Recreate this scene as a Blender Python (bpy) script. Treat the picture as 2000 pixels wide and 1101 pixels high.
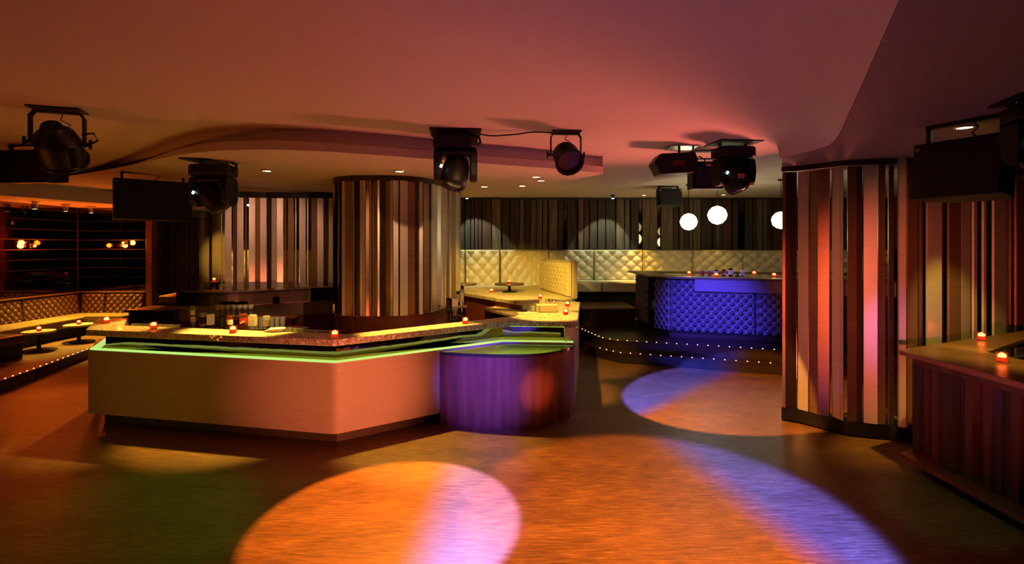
import bpy, bmesh, math, random
from mathutils import Vector, Matrix
random.seed(7)
S = bpy.context.scene
for o in list(bpy.data.objects): bpy.data.objects.remove(o)
COL = S.collection
PI = math.pi
EYE, HOR, F = 2.0, 480.0, 1000.0       # eye height, horizon row, focal length in pixels of the 2000x1101 frame

def V(px, py, z): return Vector(((px-1000.0)*z/F, z, EYE-(py-HOR)*z/F))      # point at depth z
def H(px, py, h):                                                            # point on the level h
    z = F*(EYE-h)/(py-HOR); return Vector(((px-1000.0)*z/F, z, h))

# ---------------------------------------------------------------- camera
cam = bpy.data.cameras.new('camera'); camo = bpy.data.objects.new('camera', cam); COL.objects.link(camo)
camo.location = (0, 0, EYE); camo.rotation_euler = (PI/2, 0, 0)
cam.sensor_width = 36.0; cam.sensor_fit = 'HORIZONTAL'; cam.lens = 36.0*F/2000.0
cam.shift_y = -(550.5-HOR)/2000.0; cam.clip_start = 0.02; cam.clip_end = 200
S.camera = camo
S.view_settings.view_transform = 'Standard'; S.view_settings.look = 'None'
S.view_settings.gamma = 1.0; S.view_settings.use_curve_mapping = False
S.view_settings.exposure = 0.0
w = bpy.data.worlds.new('world'); S.world = w; w.use_nodes = True
w.node_tree.nodes['Background'].inputs[0].default_value = (0.9, 0.45, 0.25, 1)
w.node_tree.nodes['Background'].inputs[1].default_value = 0.004

# ---------------------------------------------------------------- stage lights and added fill spots (tuned here, most without a fixture)
def spot(name, loc, target, power, color, deg, blend=0.15, radius=0.04, split=None, parent=None):
    l = bpy.data.lights.new(name, 'SPOT'); l.energy = power; l.color = color
    l.spot_size = math.radians(deg); l.spot_blend = blend; l.shadow_soft_size = radius
    o = bpy.data.objects.new(name, l); COL.objects.link(o)
    d = Vector(target)-Vector(loc)
    o.location = loc; o.rotation_euler = d.to_track_quat('-Z', 'Y').to_euler()
    if split:                       # two-colour gel in the lamp: world direction, two colours, softness, offset
        dirw, c1, c2, soft, off = split
        l.color = (1, 1, 1); l.use_nodes = True; nt = l.node_tree
        em = [n for n in nt.nodes if n.type == 'EMISSION'][0]
        tc = nt.nodes.new('ShaderNodeTexCoord')
        ax = o.rotation_euler.to_matrix().transposed() @ Vector(dirw)
        ax.z = 0; ax.normalize()
        dp = nt.nodes.new('ShaderNodeVectorMath'); dp.operation = 'DOT_PRODUCT'
        dp.inputs[1].default_value = ax
        mr = nt.nodes.new('ShaderNodeMapRange'); mr.interpolation_type = 'SMOOTHSTEP'
        mr.inputs[1].default_value = off-soft; mr.inputs[2].default_value = off+soft
        mx = nt.nodes.new('ShaderNodeMix'); mx.data_type = 'RGBA'
        mx.inputs[6].default_value = (*c2, 1); mx.inputs[7].default_value = (*c1, 1)
        nt.links.new(tc.outputs['Normal'], dp.inputs[0]); nt.links.new(dp.outputs['Value'], mr.inputs[0])
        nt.links.new(mr.outputs[0], mx.inputs[0]); nt.links.new(mx.outputs[2], em.inputs[0])
    return o

ORANGE = (1.0, 0.36, 0.07); LAV = (0.62, 0.42, 1.0); BLUE = (0.12, 0.2, 1.0); PINK = (1.0, 0.3, 0.28)
YELLOW = (1.0, 0.60, 0.07)
LIGHTS = dict(
    pool_a=dict(loc=(-0.62, 4.86, 2.50), target=(-0.86, 3.86, 0), power=1900, color=(1, 1, 1), deg=38.5, blend=0.05,
                split=((1, 0, 0), (0.72, 0.46, 1.5), (1.0, 0.30, 0.03), 0.07, 0.11)),
    pool_b=dict(loc=(0.9, 2.2, 3.05), target=(1.05, 3.5, 0), power=2300, color=(1, 1, 1), deg=48.5, blend=0.16,
                split=((0.95, 0.35, 0), (0.26, 0.38, 5.2), (1.0, 0.34, 0.04), 0.06, 0.24)),
    pool_c=dict(loc=(0.78, 5.08, 2.70), target=(2.72, 6.65, 0), power=1700, color=(1, 1, 1), deg=40, blend=0.04,
                split=((-0.7, 0.7, 0), (0.26, 0.38, 5.0), (1.0, 0.38, 0.06), 0.05, 0.13)),
    bar_front=dict(loc=(2.7, -1.2, 0.9), target=(-1.75, 5.3, 0.5), power=2300, color=(1.0, 0.22, 0.09), deg=15.5, blend=0.9),
    drum_blue=dict(loc=(-0.8, 0.9, 2.95), target=(-0.28, 5.7, 0.5), power=5200, color=(0.10, 0.06, 1.0), deg=13.5, blend=1.0),
    purple_bar=dict(loc=(0.9, 4.6, 2.75), target=(3.65, 9.3, 0.72), power=5000, color=(0.09, 0.06, 1.0), deg=22, blend=1.0),
    column_right=dict(loc=(-0.6, -0.8, 1.15), target=(4.2, 5.35, 1.3), power=2500, color=(1.0, 0.17, 0.08), deg=23, blend=0.9),
    column_lav=dict(loc=(1.6, 0.4, 1.2), target=(4.2, 5.2, 1.05), power=260, color=(0.7, 0.28, 1.0), deg=15, blend=0.9),
    column_mid=dict(loc=(0.4, 3.0, 2.95), target=(-1.2, 6.7, 1.7), power=260, color=(1.0, 0.5, 0.22), deg=34, blend=0.9),
    fill_screen=dict(loc=(-3.3, 6.4, 2.8), target=(-4.2, 8.8, 1.9), power=140, color=(1.0, 0.45, 0.25), deg=60, blend=0.9),  # added fill to brighten the slatted screen, no fixture
    fill_drum_orange=dict(loc=(2.2, 1.5, 0.8), target=(0.28, 5.65, 0.42), power=800, color=(1.0, 0.2, 0.03), deg=7, blend=1.0),  # added narrow spot making the orange band on the curved pod
    fill_bar_left=dict(loc=(-4.6, -0.5, 0.9), target=(-3.9, 5.6, 0.5), power=110, color=(1.0, 0.52, 0.03), deg=26, blend=1.0),  # added amber fill that lifts the left front panel
    fill_back_bar=dict(loc=(-3.2, 5.9, 2.85), target=(-3.35, 6.75, 1.0), power=160, color=(1.0, 0.55, 0.22), deg=44, blend=0.9),  # added spot to brighten bottles and glasses, no lamp modelled
    alcove=dict(loc=(-5.75, 11.0, 2.85), target=(-7.2, 12.95, 1.7), power=300, color=(1.0, 0.62, 0.12), deg=30, blend=0.8),
    ceil_right=dict(loc=(4.55, 7.55, 0.35), target=(0.8, 4.8, 3.12), power=1150, color=(1.0, 0.2, 0.14), deg=56, blend=1.0, radius=0.35),  # unseen uplight behind the slat screen, no fixture built
    fill_ceil_pink=dict(loc=(-0.6, -1.6, 0.5), target=(-0.2, 3.8, 3.12), power=45, color=(1.0, 0.14, 0.14), deg=56, blend=1.0, radius=0.3),  # added low fill behind the camera, tints the ceiling pink
    fill_ceil_violet=dict(loc=(0.6, -1.4, 0.5), target=(0.6, 2.9, 3.12), power=90, color=(0.45, 0.22, 1.0), deg=44, blend=1.0, radius=0.3),  # added violet fill for the near ceiling, from behind the camera
    fill_ceil_amber=dict(loc=(-6.0, 3.2, 0.5), target=(-3.4, 4.9, 3.12), power=80, color=(1.0, 0.22, 0.02), deg=80, blend=1.0, radius=0.1),  # added off-frame fill washing the left of the ceiling
    floor_green=dict(loc=(-2.4, 5.0, 2.35), target=(-2.9, 3.6, 0), power=40, color=(0.06, 1.0, 0.02), deg=50, blend=0.6),
    lounge_red=dict(loc=(-6.6, 11.0, 2.7), target=(-5.8, 5.4, 0), power=1300, color=(1.0, 0.22, 0.01), deg=28, blend=0.7),
    right_teal=dict(loc=(1.2, 1.4, 2.8), target=(3.3, 3.9, 0), power=90, color=(0.1, 1.0, 0.4), deg=14, blend=0.6),
)
def stage(key, parent=None):
    d = dict(LIGHTS[key])
    if d['power'] <= 0: return None
    return spot('lamp_'+key, **d)
for k in LIGHTS: stage(k)

# ---------------------------------------------------------------- materials
def srgb(h):
    h = h.lstrip('#'); c = [int(h[i:i+2], 16)/255 for i in (0, 2, 4)]
    return tuple(((x+0.055)/1.055)**2.4 if x > 0.04045 else x/12.92 for x in c)
def new_mat(name):
    m = bpy.data.materials.new(name); m.use_nodes = True
    return m, m.node_tree, m.node_tree.nodes['Principled BSDF']
def mat(name, col, rough=0.5, metal=0.0, var=0.12, scale=(6, 6, 6), bump=0.0, bscale=None, coat=0.0, spec=0.5, trans=0.0, ior=1.45, emit=None, estr=0.0, sheen=0.0):
    m, nt, b = new_mat(name)
    tc = nt.nodes.new('ShaderNodeTexCoord'); mp = nt.nodes.new('ShaderNodeMapping'); mp.inputs['Scale'].default_value = scale
    nz = nt.nodes.new('ShaderNodeTexNoise'); nz.inputs['Scale'].default_value = 1.0; nz.inputs['Detail'].default_value = 5
    nt.links.new(tc.outputs['Object'], mp.inputs[0]); nt.links.new(mp.outputs[0], nz.inputs['Vector'])
    rp = nt.nodes.new('ShaderNodeValToRGB')
    rp.color_ramp.elements[0].position = 0.3; rp.color_ramp.elements[1].position = 0.7
    rp.color_ramp.elements[0].color = (*[c*(1-var) for c in col], 1); rp.color_ramp.elements[1].color = (*[min(1, c*(1+var)) for c in col], 1)
    nt.links.new(nz.outputs['Fac'], rp.inputs[0]); nt.links.new(rp.outputs[0], b.inputs['Base Color'])
    b.inputs['Roughness'].default_value = rough; b.inputs['Metallic'].default_value = metal
    b.inputs['Coat Weight'].default_value = coat; b.inputs['Specular IOR Level'].default_value = spec
    b.inputs['Transmission Weight'].default_value = trans; b.inputs['IOR'].default_value = ior
    b.inputs['Sheen Weight'].default_value = sheen
    if emit: b.inputs['Emission Color'].default_value = (*emit, 1); b.inputs['Emission Strength'].default_value = estr
    if bump:
        n2 = nz
        if bscale:
            mp2 = nt.nodes.new('ShaderNodeMapping'); mp2.inputs['Scale'].default_value = bscale
            n2 = nt.nodes.new('ShaderNodeTexNoise'); n2.inputs['Scale'].default_value = 1.0; n2.inputs['Detail'].default_value = 3
            nt.links.new(tc.outputs['Object'], mp2.inputs[0]); nt.links.new(mp2.outputs[0], n2.inputs['Vector'])
        bp = nt.nodes.new('ShaderNodeBump'); bp.inputs['Strength'].default_value = bump; bp.inputs['Distance'].default_value = 0.02
        nt.links.new(n2.outputs['Fac'], bp.inputs['Height']); nt.links.new(bp.outputs[0], b.inputs['Normal'])
    return m

def floor_mat():
    m, nt, b = new_mat('floor_wood'); L = nt.links.new
    tc = nt.nodes.new('ShaderNodeTexCoord')
    def nz(scale, detail, rough=0.6):
        mp = nt.nodes.new('ShaderNodeMapping'); mp.inputs['Scale'].default_value = scale; mp.inputs['Rotation'].default_value = (0, 0, 0.06)
        n = nt.nodes.new('ShaderNodeTexNoise'); n.inputs['Scale'].default_value = 1; n.inputs['Detail'].default_value = detail; n.inputs['Roughness'].default_value = rough
        L(tc.outputs['Object'], mp.inputs[0]); L(mp.outputs[0], n.inputs['Vector']); return n
    a = nz((5.0, 62, 1), 9, 0.75); c = nz((0.9, 2.6, 1), 6, 0.65); s = nz((22, 110, 1), 6, 0.8)
    r1 = nt.nodes.new('ShaderNodeValToRGB'); e = r1.color_ramp.elements
    e[0].position = 0.33; e[0].color = (*srgb('#3d2614'), 1); e[1].position = 0.72; e[1].color = (*srgb('#a07547'), 1)
    m1 = e.new(0.5); m1.color = (*srgb('#6d4a2a'), 1)
    L(a.outputs['Fac'], r1.inputs[0])
    r2 = nt.nodes.new('ShaderNodeValToRGB'); e = r2.color_ramp.elements
    e[0].position = 0.35; e[0].color = (0.5, 0.5, 0.5, 1); e[1].position = 0.65; e[1].color = (1.1, 1.1, 1.1, 1)
    L(c.outputs['Fac'], r2.inputs[0])
    mx = nt.nodes.new('ShaderNodeMix'); mx.data_type = 'RGBA'; mx.blend_type = 'MULTIPLY'; mx.inputs[0].default_value = 0.7
    L(r1.outputs[0], mx.inputs[6]); L(r2.outputs[0], mx.inputs[7]); L(mx.outputs[2], b.inputs['Base Color'])
    mr = nt.nodes.new('ShaderNodeMapRange'); mr.inputs[1].default_value = 0.3; mr.inputs[2].default_value = 0.7; mr.inputs[3].default_value = 0.32; mr.inputs[4].default_value = 0.55
    L(s.outputs['Fac'], mr.inputs[0]); L(mr.outputs[0], b.inputs['Roughness'])
    bp = nt.nodes.new('ShaderNodeBump'); bp.inputs['Strength'].default_value = 0.12; bp.inputs['Distance'].default_value = 0.01
    L(s.outputs['Fac'], bp.inputs['Height']); L(bp.outputs[0], b.inputs['Normal'])
    return m

def terrazzo_mat():
    m, nt, b = new_mat('terrazzo'); L = nt.links.new
    tc = nt.nodes.new('ShaderNodeTexCoord')
    vo = nt.nodes.new('ShaderNodeTexVoronoi'); vo.inputs['Scale'].default_value = 55
    L(tc.outputs['Object'], vo.inputs['Vector'])
    sp = nt.nodes.new('ShaderNodeSeparateColor'); L(vo.outputs['Color'], sp.inputs[0])
    rp = nt.nodes.new('ShaderNodeValToRGB'); rp.color_ramp.interpolation = 'CONSTANT'; e = rp.color_ramp.elements
    e[0].position = 0; e[0].color = (*srgb('#b5a493'), 1); e[1].position = 0.45; e[1].color = (*srgb('#c9b8a6'), 1)
    for p, c in ((0.75, '#8f7f72'), (0.9, '#f2e9dc')):
        q = e.new(p); q.color = (*srgb(c), 1)
    L(sp.outputs[0], rp.inputs[0]); L(rp.outputs[0], b.inputs['Base Color'])
    mr = nt.nodes.new('ShaderNodeMapRange'); mr.inputs[1].default_value = 0.86; mr.inputs[2].default_value = 0.9; mr.inputs[3].default_value = 0.45; mr.inputs[4].default_value = 0.1
    L(sp.outputs[1], mr.inputs[0]); L(mr.outputs[0], b.inputs['Roughness'])
    return m

def ribbed_mat(name, col, rough=0.45, sx=3.0, sz=110.0, metal=0.0):
    m, nt, b = new_mat(name); L = nt.links.new
    tc = nt.nodes.new('ShaderNodeTexCoord')
    wv = nt.nodes.new('ShaderNodeTexWave'); wv.wave_type = 'BANDS'; wv.bands_direction = 'Z'; wv.inputs['Scale'].default_value = sz/6.28; wv.inputs['Distortion'].default_value = 0.4
    L(tc.outputs['Object'], wv.inputs['Vector'])
    mp = nt.nodes.new('ShaderNodeMapping'); mp.inputs['Scale'].default_value = (sx, sx, sx*14)
    nz = nt.nodes.new('ShaderNodeTexNoise'); nz.inputs['Scale'].default_value = 1; nz.inputs['Detail'].default_value = 4
    L(tc.outputs['Object'], mp.inputs[0]); L(mp.outputs[0], nz.inputs['Vector'])
    rp = nt.nodes.new('ShaderNodeValToRGB'); e = rp.color_ramp.elements
    e[0].color = (*[c*0.88 for c in col], 1); e[1].color = (*[min(1, c*1.1) for c in col], 1)
    L(nz.outputs['Fac'], rp.inputs[0]); L(rp.outputs[0], b.inputs['Base Color'])
    b.inputs['Roughness'].default_value = rough; b.inputs['Metallic'].default_value = metal
    bp = nt.nodes.new('ShaderNodeBump'); bp.inputs['Strength'].default_value = 0.25; bp.inputs['Distance'].default_value = 0.004
    L(wv.outputs['Fac'], bp.inputs['Height']); L(bp.outputs[0], b.inputs['Normal'])
    return m

def emis(name, col, strength):
    m, nt, b = new_mat(name)
    b.inputs['Base Color'].default_value = (*[c*0.5 for c in col], 1)
    b.inputs['Emission Color'].default_value = (*col, 1); b.inputs['Emission Strength'].default_value = strength
    return m

M = dict(
    floor=floor_mat(),
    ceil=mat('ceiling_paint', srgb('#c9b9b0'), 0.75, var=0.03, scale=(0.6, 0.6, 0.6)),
    ceil_shaded=mat('shaded_ceiling_paint', srgb('#85766e'), 0.75, var=0.03, scale=(0.6, 0.6, 0.6)),  # ceiling paint darkened: the right soffit's shade is put into the colour
    frosted=mat('frosted_plastic', srgb('#ecdcc4'), 0.35, trans=0.35, var=0.03),
    panel=ribbed_mat('bar_panel_vinyl', srgb('#c2ad97'), 0.42),
    terrazzo=terrazzo_mat(),
    drumwood=mat('stained_veneer', srgb('#7a4634'), 0.42, var=0.35, scale=(14, 14, 1.2), bump=0.1),
    drumtop=mat('lacquered_top', srgb('#55503f'), 0.16, var=0.1, scale=(20, 3, 3), metal=0.5),
    plinth=mat('dark_plinth', srgb('#5b4c3a'), 0.35, var=0.15, metal=0.3),
    black=mat('black_lacquer', srgb('#0b090a'), 0.35, var=0.3),
    blackmetal=mat('black_powder_coat', srgb('#0c0b0c'), 0.5, var=0.2, spec=0.35),
    blackgrille=mat('black_grille', srgb('#0e0c0d'), 0.7, var=0.4, scale=(220, 220, 220), bump=0.4),
    darkwood=mat('dark_wood', srgb('#2e1a12'), 0.4, var=0.35, scale=(16, 16, 1.5), bump=0.1),
    redwood=mat('red_brown_wood', srgb('#5d2c20'), 0.4, var=0.3, scale=(16, 16, 1.5)),
    plank=mat('weathered_plank', srgb('#6a5a45'), 0.7, var=0.5, scale=(14, 14, 1.3), bump=0.5),
    plank2=mat('dark_weathered_plank', srgb('#3d3024'), 0.7, var=0.5, scale=(14, 14, 1.3), bump=0.5),
    plank3=mat('red_weathered_plank', srgb('#4a2b20'), 0.65, var=0.5, scale=(14, 14, 1.3), bump=0.4),
    alu=mat('brushed_aluminium', srgb('#cfc6bd'), 0.36, metal=0.72, var=0.06, scale=(4, 4, 60)),
    bronze=mat('brushed_bronze', srgb('#8d6f56'), 0.36, metal=0.75, var=0.1, scale=(4, 4, 60)),
    darkslat=mat('dark_anodised', srgb('#463428'), 0.38, metal=0.6, var=0.1, scale=(4, 4, 60)),
    gold=mat('gold_mirror', srgb('#d7b26a'), 0.08, metal=1.0, var=0.05),
    chrome=mat('chrome', srgb('#d8d4d0'), 0.08, metal=1.0, var=0.02),
    steel=mat('steel', srgb('#8f8a85'), 0.25, metal=1.0, var=0.05),
    smoke=mat('smoked_mirror', srgb('#6b5d54'), 0.03, metal=1.0, var=0.04),
    barmirror=mat('bronze_mirror', srgb('#9a8474'), 0.05, metal=1.0, var=0.03, bump=0.25, bscale=(2.5, 2.5, 2.5)),
    grout=mat('dark_grout', srgb('#33281f'), 0.5),
    cream=mat('cream_leather', srgb('#cfc3a2'), 0.42, var=0.05, bump=0.05, scale=(30, 30, 30)),
    brownleather=mat('brown_leather', srgb('#5d3b28'), 0.33, var=0.12, bump=0.05, scale=(30, 30, 30)),
    seatleather=mat('tan_leather', srgb('#7d6a44'), 0.4, var=0.08),
    violetleather=mat('grey_leather', srgb('#66646f'), 0.45, var=0.06),
    button=mat('black_button', srgb('#08070a'), 0.4),
    led_under=emis('green_led_line', (0.62, 1.0, 0.05), 5.0),
    led=emis('green_led_strip', (0.52, 0.85, 0.22), 0.85),
    globe=emis('globe_glow', (1.0, 0.95, 0.55), 3.0),
    lens=emis('downlight_lens', (1.0, 0.72, 0.25), 14.0),
    lenswhite=emis('cool_lens', (0.75, 1.0, 0.8), 12.0),
    led_white=emis('indicator', (0.6, 0.95, 1.0), 5.0),
    stepled=emis('step_led', (1.0, 0.42, 0.2), 3.0),
    redlamp=emis('red_lamp', (1.0, 0.14, 0.03), 5.0),
    flame=emis('flame', (1.0, 0.46, 0.14), 22.0),
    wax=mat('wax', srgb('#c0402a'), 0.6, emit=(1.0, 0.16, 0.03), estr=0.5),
    redglass=mat('red_glass', srgb('#f08468'), 0.1, trans=1.0, var=0.05, emit=(1.0, 0.1, 0.02), estr=0.08),
    glass=mat('clear_glass', srgb('#e8eadf'), 0.08, trans=0.6, var=0.0),
    bottleclear=mat('bottle_clear', srgb('#cfd6cc'), 0.08, trans=0.7, var=0.05),
    bottlegreen=mat('bottle_green', srgb('#1d5c38'), 0.1, trans=0.4, var=0.05),
    bottleamber=mat('bottle_amber', srgb('#8d3c12'), 0.1, trans=0.5, var=0.1),
    bottledark=mat('bottle_dark', srgb('#24130c'), 0.12, trans=0.1, var=0.1),
    paper=mat('label_paper', srgb('#e6ddc6'), 0.6, var=0.05),
    redpaper=mat('label_red', srgb('#b8321c'), 0.55, var=0.1),
    darkpaper=mat('label_dark', srgb('#1a1512'), 0.5, var=0.1),
    napkin=mat('napkin', srgb('#efe9db'), 0.8, var=0.03),
    curtain=mat('dark_velvet', srgb('#2a1512'), 0.8, var=0.25, scale=(30, 30, 2), sheen=0.4),
    beige=mat('beige_plaster', srgb('#a28b63'), 0.8, var=0.05),
    mauve=mat('mauve_panel', srgb('#a58a86'), 0.5, var=0.06),
    redpanel=mat('dark_red_panel', srgb('#6a2f26'), 0.45, var=0.12),
    woodtop=mat('dark_counter_wood', srgb('#4f3a26'), 0.35, var=0.25, scale=(3, 20, 20)),
    darkstep=mat('dark_stained_boards', srgb('#2c1d13'), 0.4, var=0.3, scale=(3, 30, 3)),
    barplank=mat('dark_bar_plank', srgb('#1e100d'), 0.45, var=0.5, scale=(14, 14, 1.3), bump=0.4),
    barplank2=mat('blue_black_bar_plank', srgb('#1d1720'), 0.45, var=0.4, scale=(14, 14, 1.3), bump=0.3),
    darkpad=mat('dark_base', srgb('#120c0a'), 0.6, var=0.2),
    redlens=mat('dark_red_lens', srgb('#4a0d10'), 0.2, var=0.1),
    headlens=mat('head_lens', srgb('#3b3550'), 0.08, var=0.1),
    pinktag=mat('rating_plate', srgb('#c0786a'), 0.5, var=0.1),
)

# ---------------------------------------------------------------- mesh helpers
class MB:
    def __init__(s): s.v = []; s.f = []
    def poly(s, vs, fs):
        n = len(s.v); s.v += [Vector(p) for p in vs]; s.f += [tuple(i+n for i in f) for f in fs]; return s
    def box(s, c, d, rz=0.0, rot=None):
        hx, hy, hz = d[0]/2, d[1]/2, d[2]/2
        R = rot if rot else Matrix.Rotation(rz, 3, 'Z')
        vs = [Vector(c)+R @ Vector((x*hx, y*hy, z*hz)) for x in (-1, 1) for y in (-1, 1) for z in (-1, 1)]
        return s.poly(vs, [(0, 1, 3, 2), (4, 6, 7, 5), (0, 4, 5, 1), (2, 3, 7, 6), (0, 2, 6, 4), (1, 5, 7, 3)])
    def prism(s, pts, z0, z1):
        n = len(pts)
        vs = [(p[0], p[1], z0) for p in pts]+[(p[0], p[1], z1) for p in pts]
        return s.poly(vs, [tuple(range(n-1, -1, -1)), tuple(range(n, 2*n))]+[(i, (i+1) % n, n+(i+1) % n, n+i) for i in range(n)])
    def prism_y(s, pts, y0, y1):            # outline in x-z, extruded along y
        n = len(pts)
        vs = [(p[0], y0, p[1]) for p in pts]+[(p[0], y1, p[1]) for p in pts]
        return s.poly(vs, [tuple(range(n)), tuple(range(2*n-1, n-1, -1))]+[(i, n+i, n+(i+1) % n, (i+1) % n) for i in range(n)])
    def prism_x(s, pts, x0, x1):            # outline in y-z, extruded along x
        n = len(pts)
        vs = [(x0, p[0], p[1]) for p in pts]+[(x1, p[0], p[1]) for p in pts]
        return s.poly(vs, [tuple(range(n)), tuple(range(2*n-1, n-1, -1))]+[(i, n+i, n+(i+1) % n, (i+1) % n) for i in range(n)])
    def tube(s, path, r, n=8, caps=True):
        path = [Vector(p) for p in path]; rs = r if isinstance(r, (list, tuple)) else [r]*len(path)
        rings = []; up = None
        for i, p in enumerate(path):
            t = (path[min(i+1, len(path)-1)]-path[max(i-1, 0)]).normalized()
            if up is None:
                up = Vector((0, 0, 1)) if abs(t.z) < 0.9 else Vector((1, 0, 0))
            a = t.cross(up).normalized(); b = a.cross(t).normalized(); up = b
            rings.append([p+(a*math.cos(2*PI*k/n)+b*math.sin(2*PI*k/n))*rs[i] for k in range(n)])
        vs = [q for ring in rings for q in ring]; fs = []
        for i in range(len(path)-1):
            for k in range(n): fs.append((i*n+k, i*n+(k+1) % n, (i+1)*n+(k+1) % n, (i+1)*n+k))
        if caps: fs += [tuple(range(n-1, -1, -1)), tuple((len(path)-1)*n+k for k in range(n))]
        return s.poly(vs, fs)
    def lathe(s, prof, c=(0, 0, 0), n=24, rot=None, closed=False):
        c = Vector(c); vs = []; fs = []
        for r, z in prof:
            for k in range(n):
                q = Vector((r*math.cos(2*PI*k/n), r*math.sin(2*PI*k/n), z)); vs.append(c+(rot @ q if rot else q))
        m = len(prof)
        for i in range(m-1 if not closed else m):
            j = (i+1) % m
            for k in range(n): fs.append((i*n+k, i*n+(k+1) % n, j*n+(k+1) % n, j*n+k))
        if not closed:
            if prof[0][0] > 1e-5: fs.append(tuple(range(n-1, -1, -1)))
            if prof[-1][0] > 1e-5: fs.append(tuple((m-1)*n+k for k in range(n)))
        return s.poly(vs, fs)
    def grid(s, fn, nu, nv):
        vs = [fn(i/nu, j/nv) for j in range(nv+1) for i in range(nu+1)]
        return s.poly(vs, [(j*(nu+1)+i, j*(nu+1)+i+1, (j+1)*(nu+1)+i+1, (j+1)*(nu+1)+i) for j in range(nv) for i in range(nu)])
    def build(s, name, m, parent=None, smooth=False, bevel=0.0, kind=None, merge=1e-5, seg=2):
        off = Vector((0, 0, 0)); pp = parent
        while pp is not None:
            if '_o' in pp: off = Vector(pp['_o'])
            pp = pp.parent
        me = bpy.data.meshes.new(name); me.from_pydata([v-off for v in s.v], [], s.f)
        bm = bmesh.new(); bm.from_mesh(me)
        bmesh.ops.remove_doubles(bm, verts=bm.verts, dist=merge)
        bmesh.ops.recalc_face_normals(bm, faces=bm.faces); bm.to_mesh(me); bm.free()
        me.materials.append(M[m] if isinstance(m, str) else m)
        o = bpy.data.objects.new(name, me); COL.objects.link(o)
        if parent is not None: o.parent = parent
        if smooth:
            me.polygons.foreach_set('use_smooth', [True]*len(me.polygons))
            me.set_sharp_from_angle(angle=math.radians(40))
        if bevel:
            b = o.modifiers.new('bevel', 'BEVEL'); b.width = bevel; b.segments = seg; b.limit_method = 'ANGLE'
        if kind: o['kind'] = kind
        return o

ROOTS = []
def thing(name, label, cat, loc=(0, 0, 0), rz=0.0, group=None, world=False):
    o = bpy.data.objects.new(name, None); COL.objects.link(o); o.empty_display_size = 0.1
    o.location = loc; o.rotation_euler = (0, 0, rz)
    o['label'] = label; o['category'] = cat
    if group: o['group'] = group
    if world: o['_o'] = list(loc); ROOTS.append(o)      # parts are given in world coordinates
    return o
def tag(o, label, cat, group=None):
    o['label'] = label; o['category'] = cat
    if group: o['group'] = group
    return o
def struct(o): o['kind'] = 'structure'; return o
def dup(root, loc, rz=0.0, label=None, group=None, scale=None):
    r = root.copy(); COL.objects.link(r); r.location = loc; r.rotation_euler = (0, 0, rz)
    if label: r['label'] = label
    if group: r['group'] = group
    if scale: r.scale = scale if isinstance(scale, tuple) else (scale,)*3
    for ch in list(root.children):
        c = ch.copy(); COL.objects.link(c); c.parent = r
        for g in ch.children:
            d = g.copy(); COL.objects.link(d); d.parent = c
    return r
def share(o, parent, loc=None, rot=None):
    c = o.copy(); COL.objects.link(c); c.parent = parent
    if loc is not None: c.location = loc
    if rot is not None: c.rotation_euler = rot
    return c
def offset_chain(ch, d):
    """offset an open chain of 2-D points to its left by d"""
    out = []
    P = [Vector((p[0], p[1])) for p in ch]
    for i, p in enumerate(P):
        ds = []
        if i > 0: ds.append((p-P[i-1]).normalized())
        if i < len(P)-1: ds.append((P[i+1]-p).normalized())
        ns = [Vector((-q.y, q.x)) for q in ds]
        n = sum(ns, Vector((0, 0))).normalized(); k = d/max(0.35, n.dot(ns[0]))
        out.append((p.x+n.x*k, p.y+n.y*k))
    return out
def smooth_chain(pts, n=6):
    """Catmull-Rom through tuples of any dimension"""
    out = []; P = [Vector(p) for p in pts]
    for i in range(len(P)-1):
        a, b, c, d = P[max(i-1, 0)], P[i], P[i+1], P[min(i+2, len(P)-1)]
        for k in range(n):
            t = k/n
            out.append(0.5*((2*b)+(c-a)*t+(2*a-5*b+4*c-d)*t*t+(3*b-a-3*c+d)*t**3))
    out.append(P[-1]); return out

HC = 3.12; HS = 2.90; HB = 3.25; HL = 2.85      # main ceiling, soffits, rear ceiling, lounge ceiling
# ================================================================= SETTING
struct(MB().prism([(-14, -4), (13, -4), (13, 15), (-14, 15)], -0.1, 0).build('floor', 'floor'))
EDGE = [(3.3, 5.95), (3.09, 6.44), (2.59, 8.36), (1.87, 10.4), (0.6, 10.15), (-12, 10.15)]
struct(MB().prism([(-12, -4), (9, -4), (9, 5.7)]+EDGE, HC, HC+0.06).build('ceiling', 'ceil'))
struct(MB().prism([(-12, 4), (13, 4), (13, 15), (-12, 15)], HB, HB+0.05).build('ceiling_rear', 'ceil'))
# dropped soffit on the right with its tapering prong
near = [(-0.6, -1.9), (1.42, 1.875), (1.95, 2.85), (2.4, 3.68), (2.64, 4.13), (2.77, 4.40), (2.85, 4.62), (2.84, 4.85), (2.78, 5.08), (2.74, 5.24)]
back = [(2.78, 5.27), (3.08, 5.84), (3.35, 6.15), (4.6, 5.95), (9, 6.4), (9, -1.9)]
struct(MB().prism(near+back, HS, HC).build('ceiling_soffit', 'ceil_shaded'))
mb = MB(); cs = 7; ncv = len(near)
rows = []
for k in range(cs+1):
    t = k/cs; wd = [0.002+0.5*(1-t)*min(1.0, (ncv-1-i)/3.0+0.12) for i in range(ncv)]
    oc = [Vector(p)+(Vector(q)-Vector(p)).normalized()*wd[i] for i, (p, q) in enumerate(zip(near, offset_chain(near, 0.1)))]
    z = HC-0.0005-(HC-HS-0.001)*t**1.6
    rows.append([(q.x, q.y, z) for q in oc])
vs = [v for r in rows for v in r]
mb.poly(vs, [(k*ncv+i, k*ncv+i+1, (k+1)*ncv+i+1, (k+1)*ncv+i) for k in range(cs) for i in range(ncv-1)])
struct(mb.build('ceiling_cove', 'ceil', smooth=True))
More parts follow.
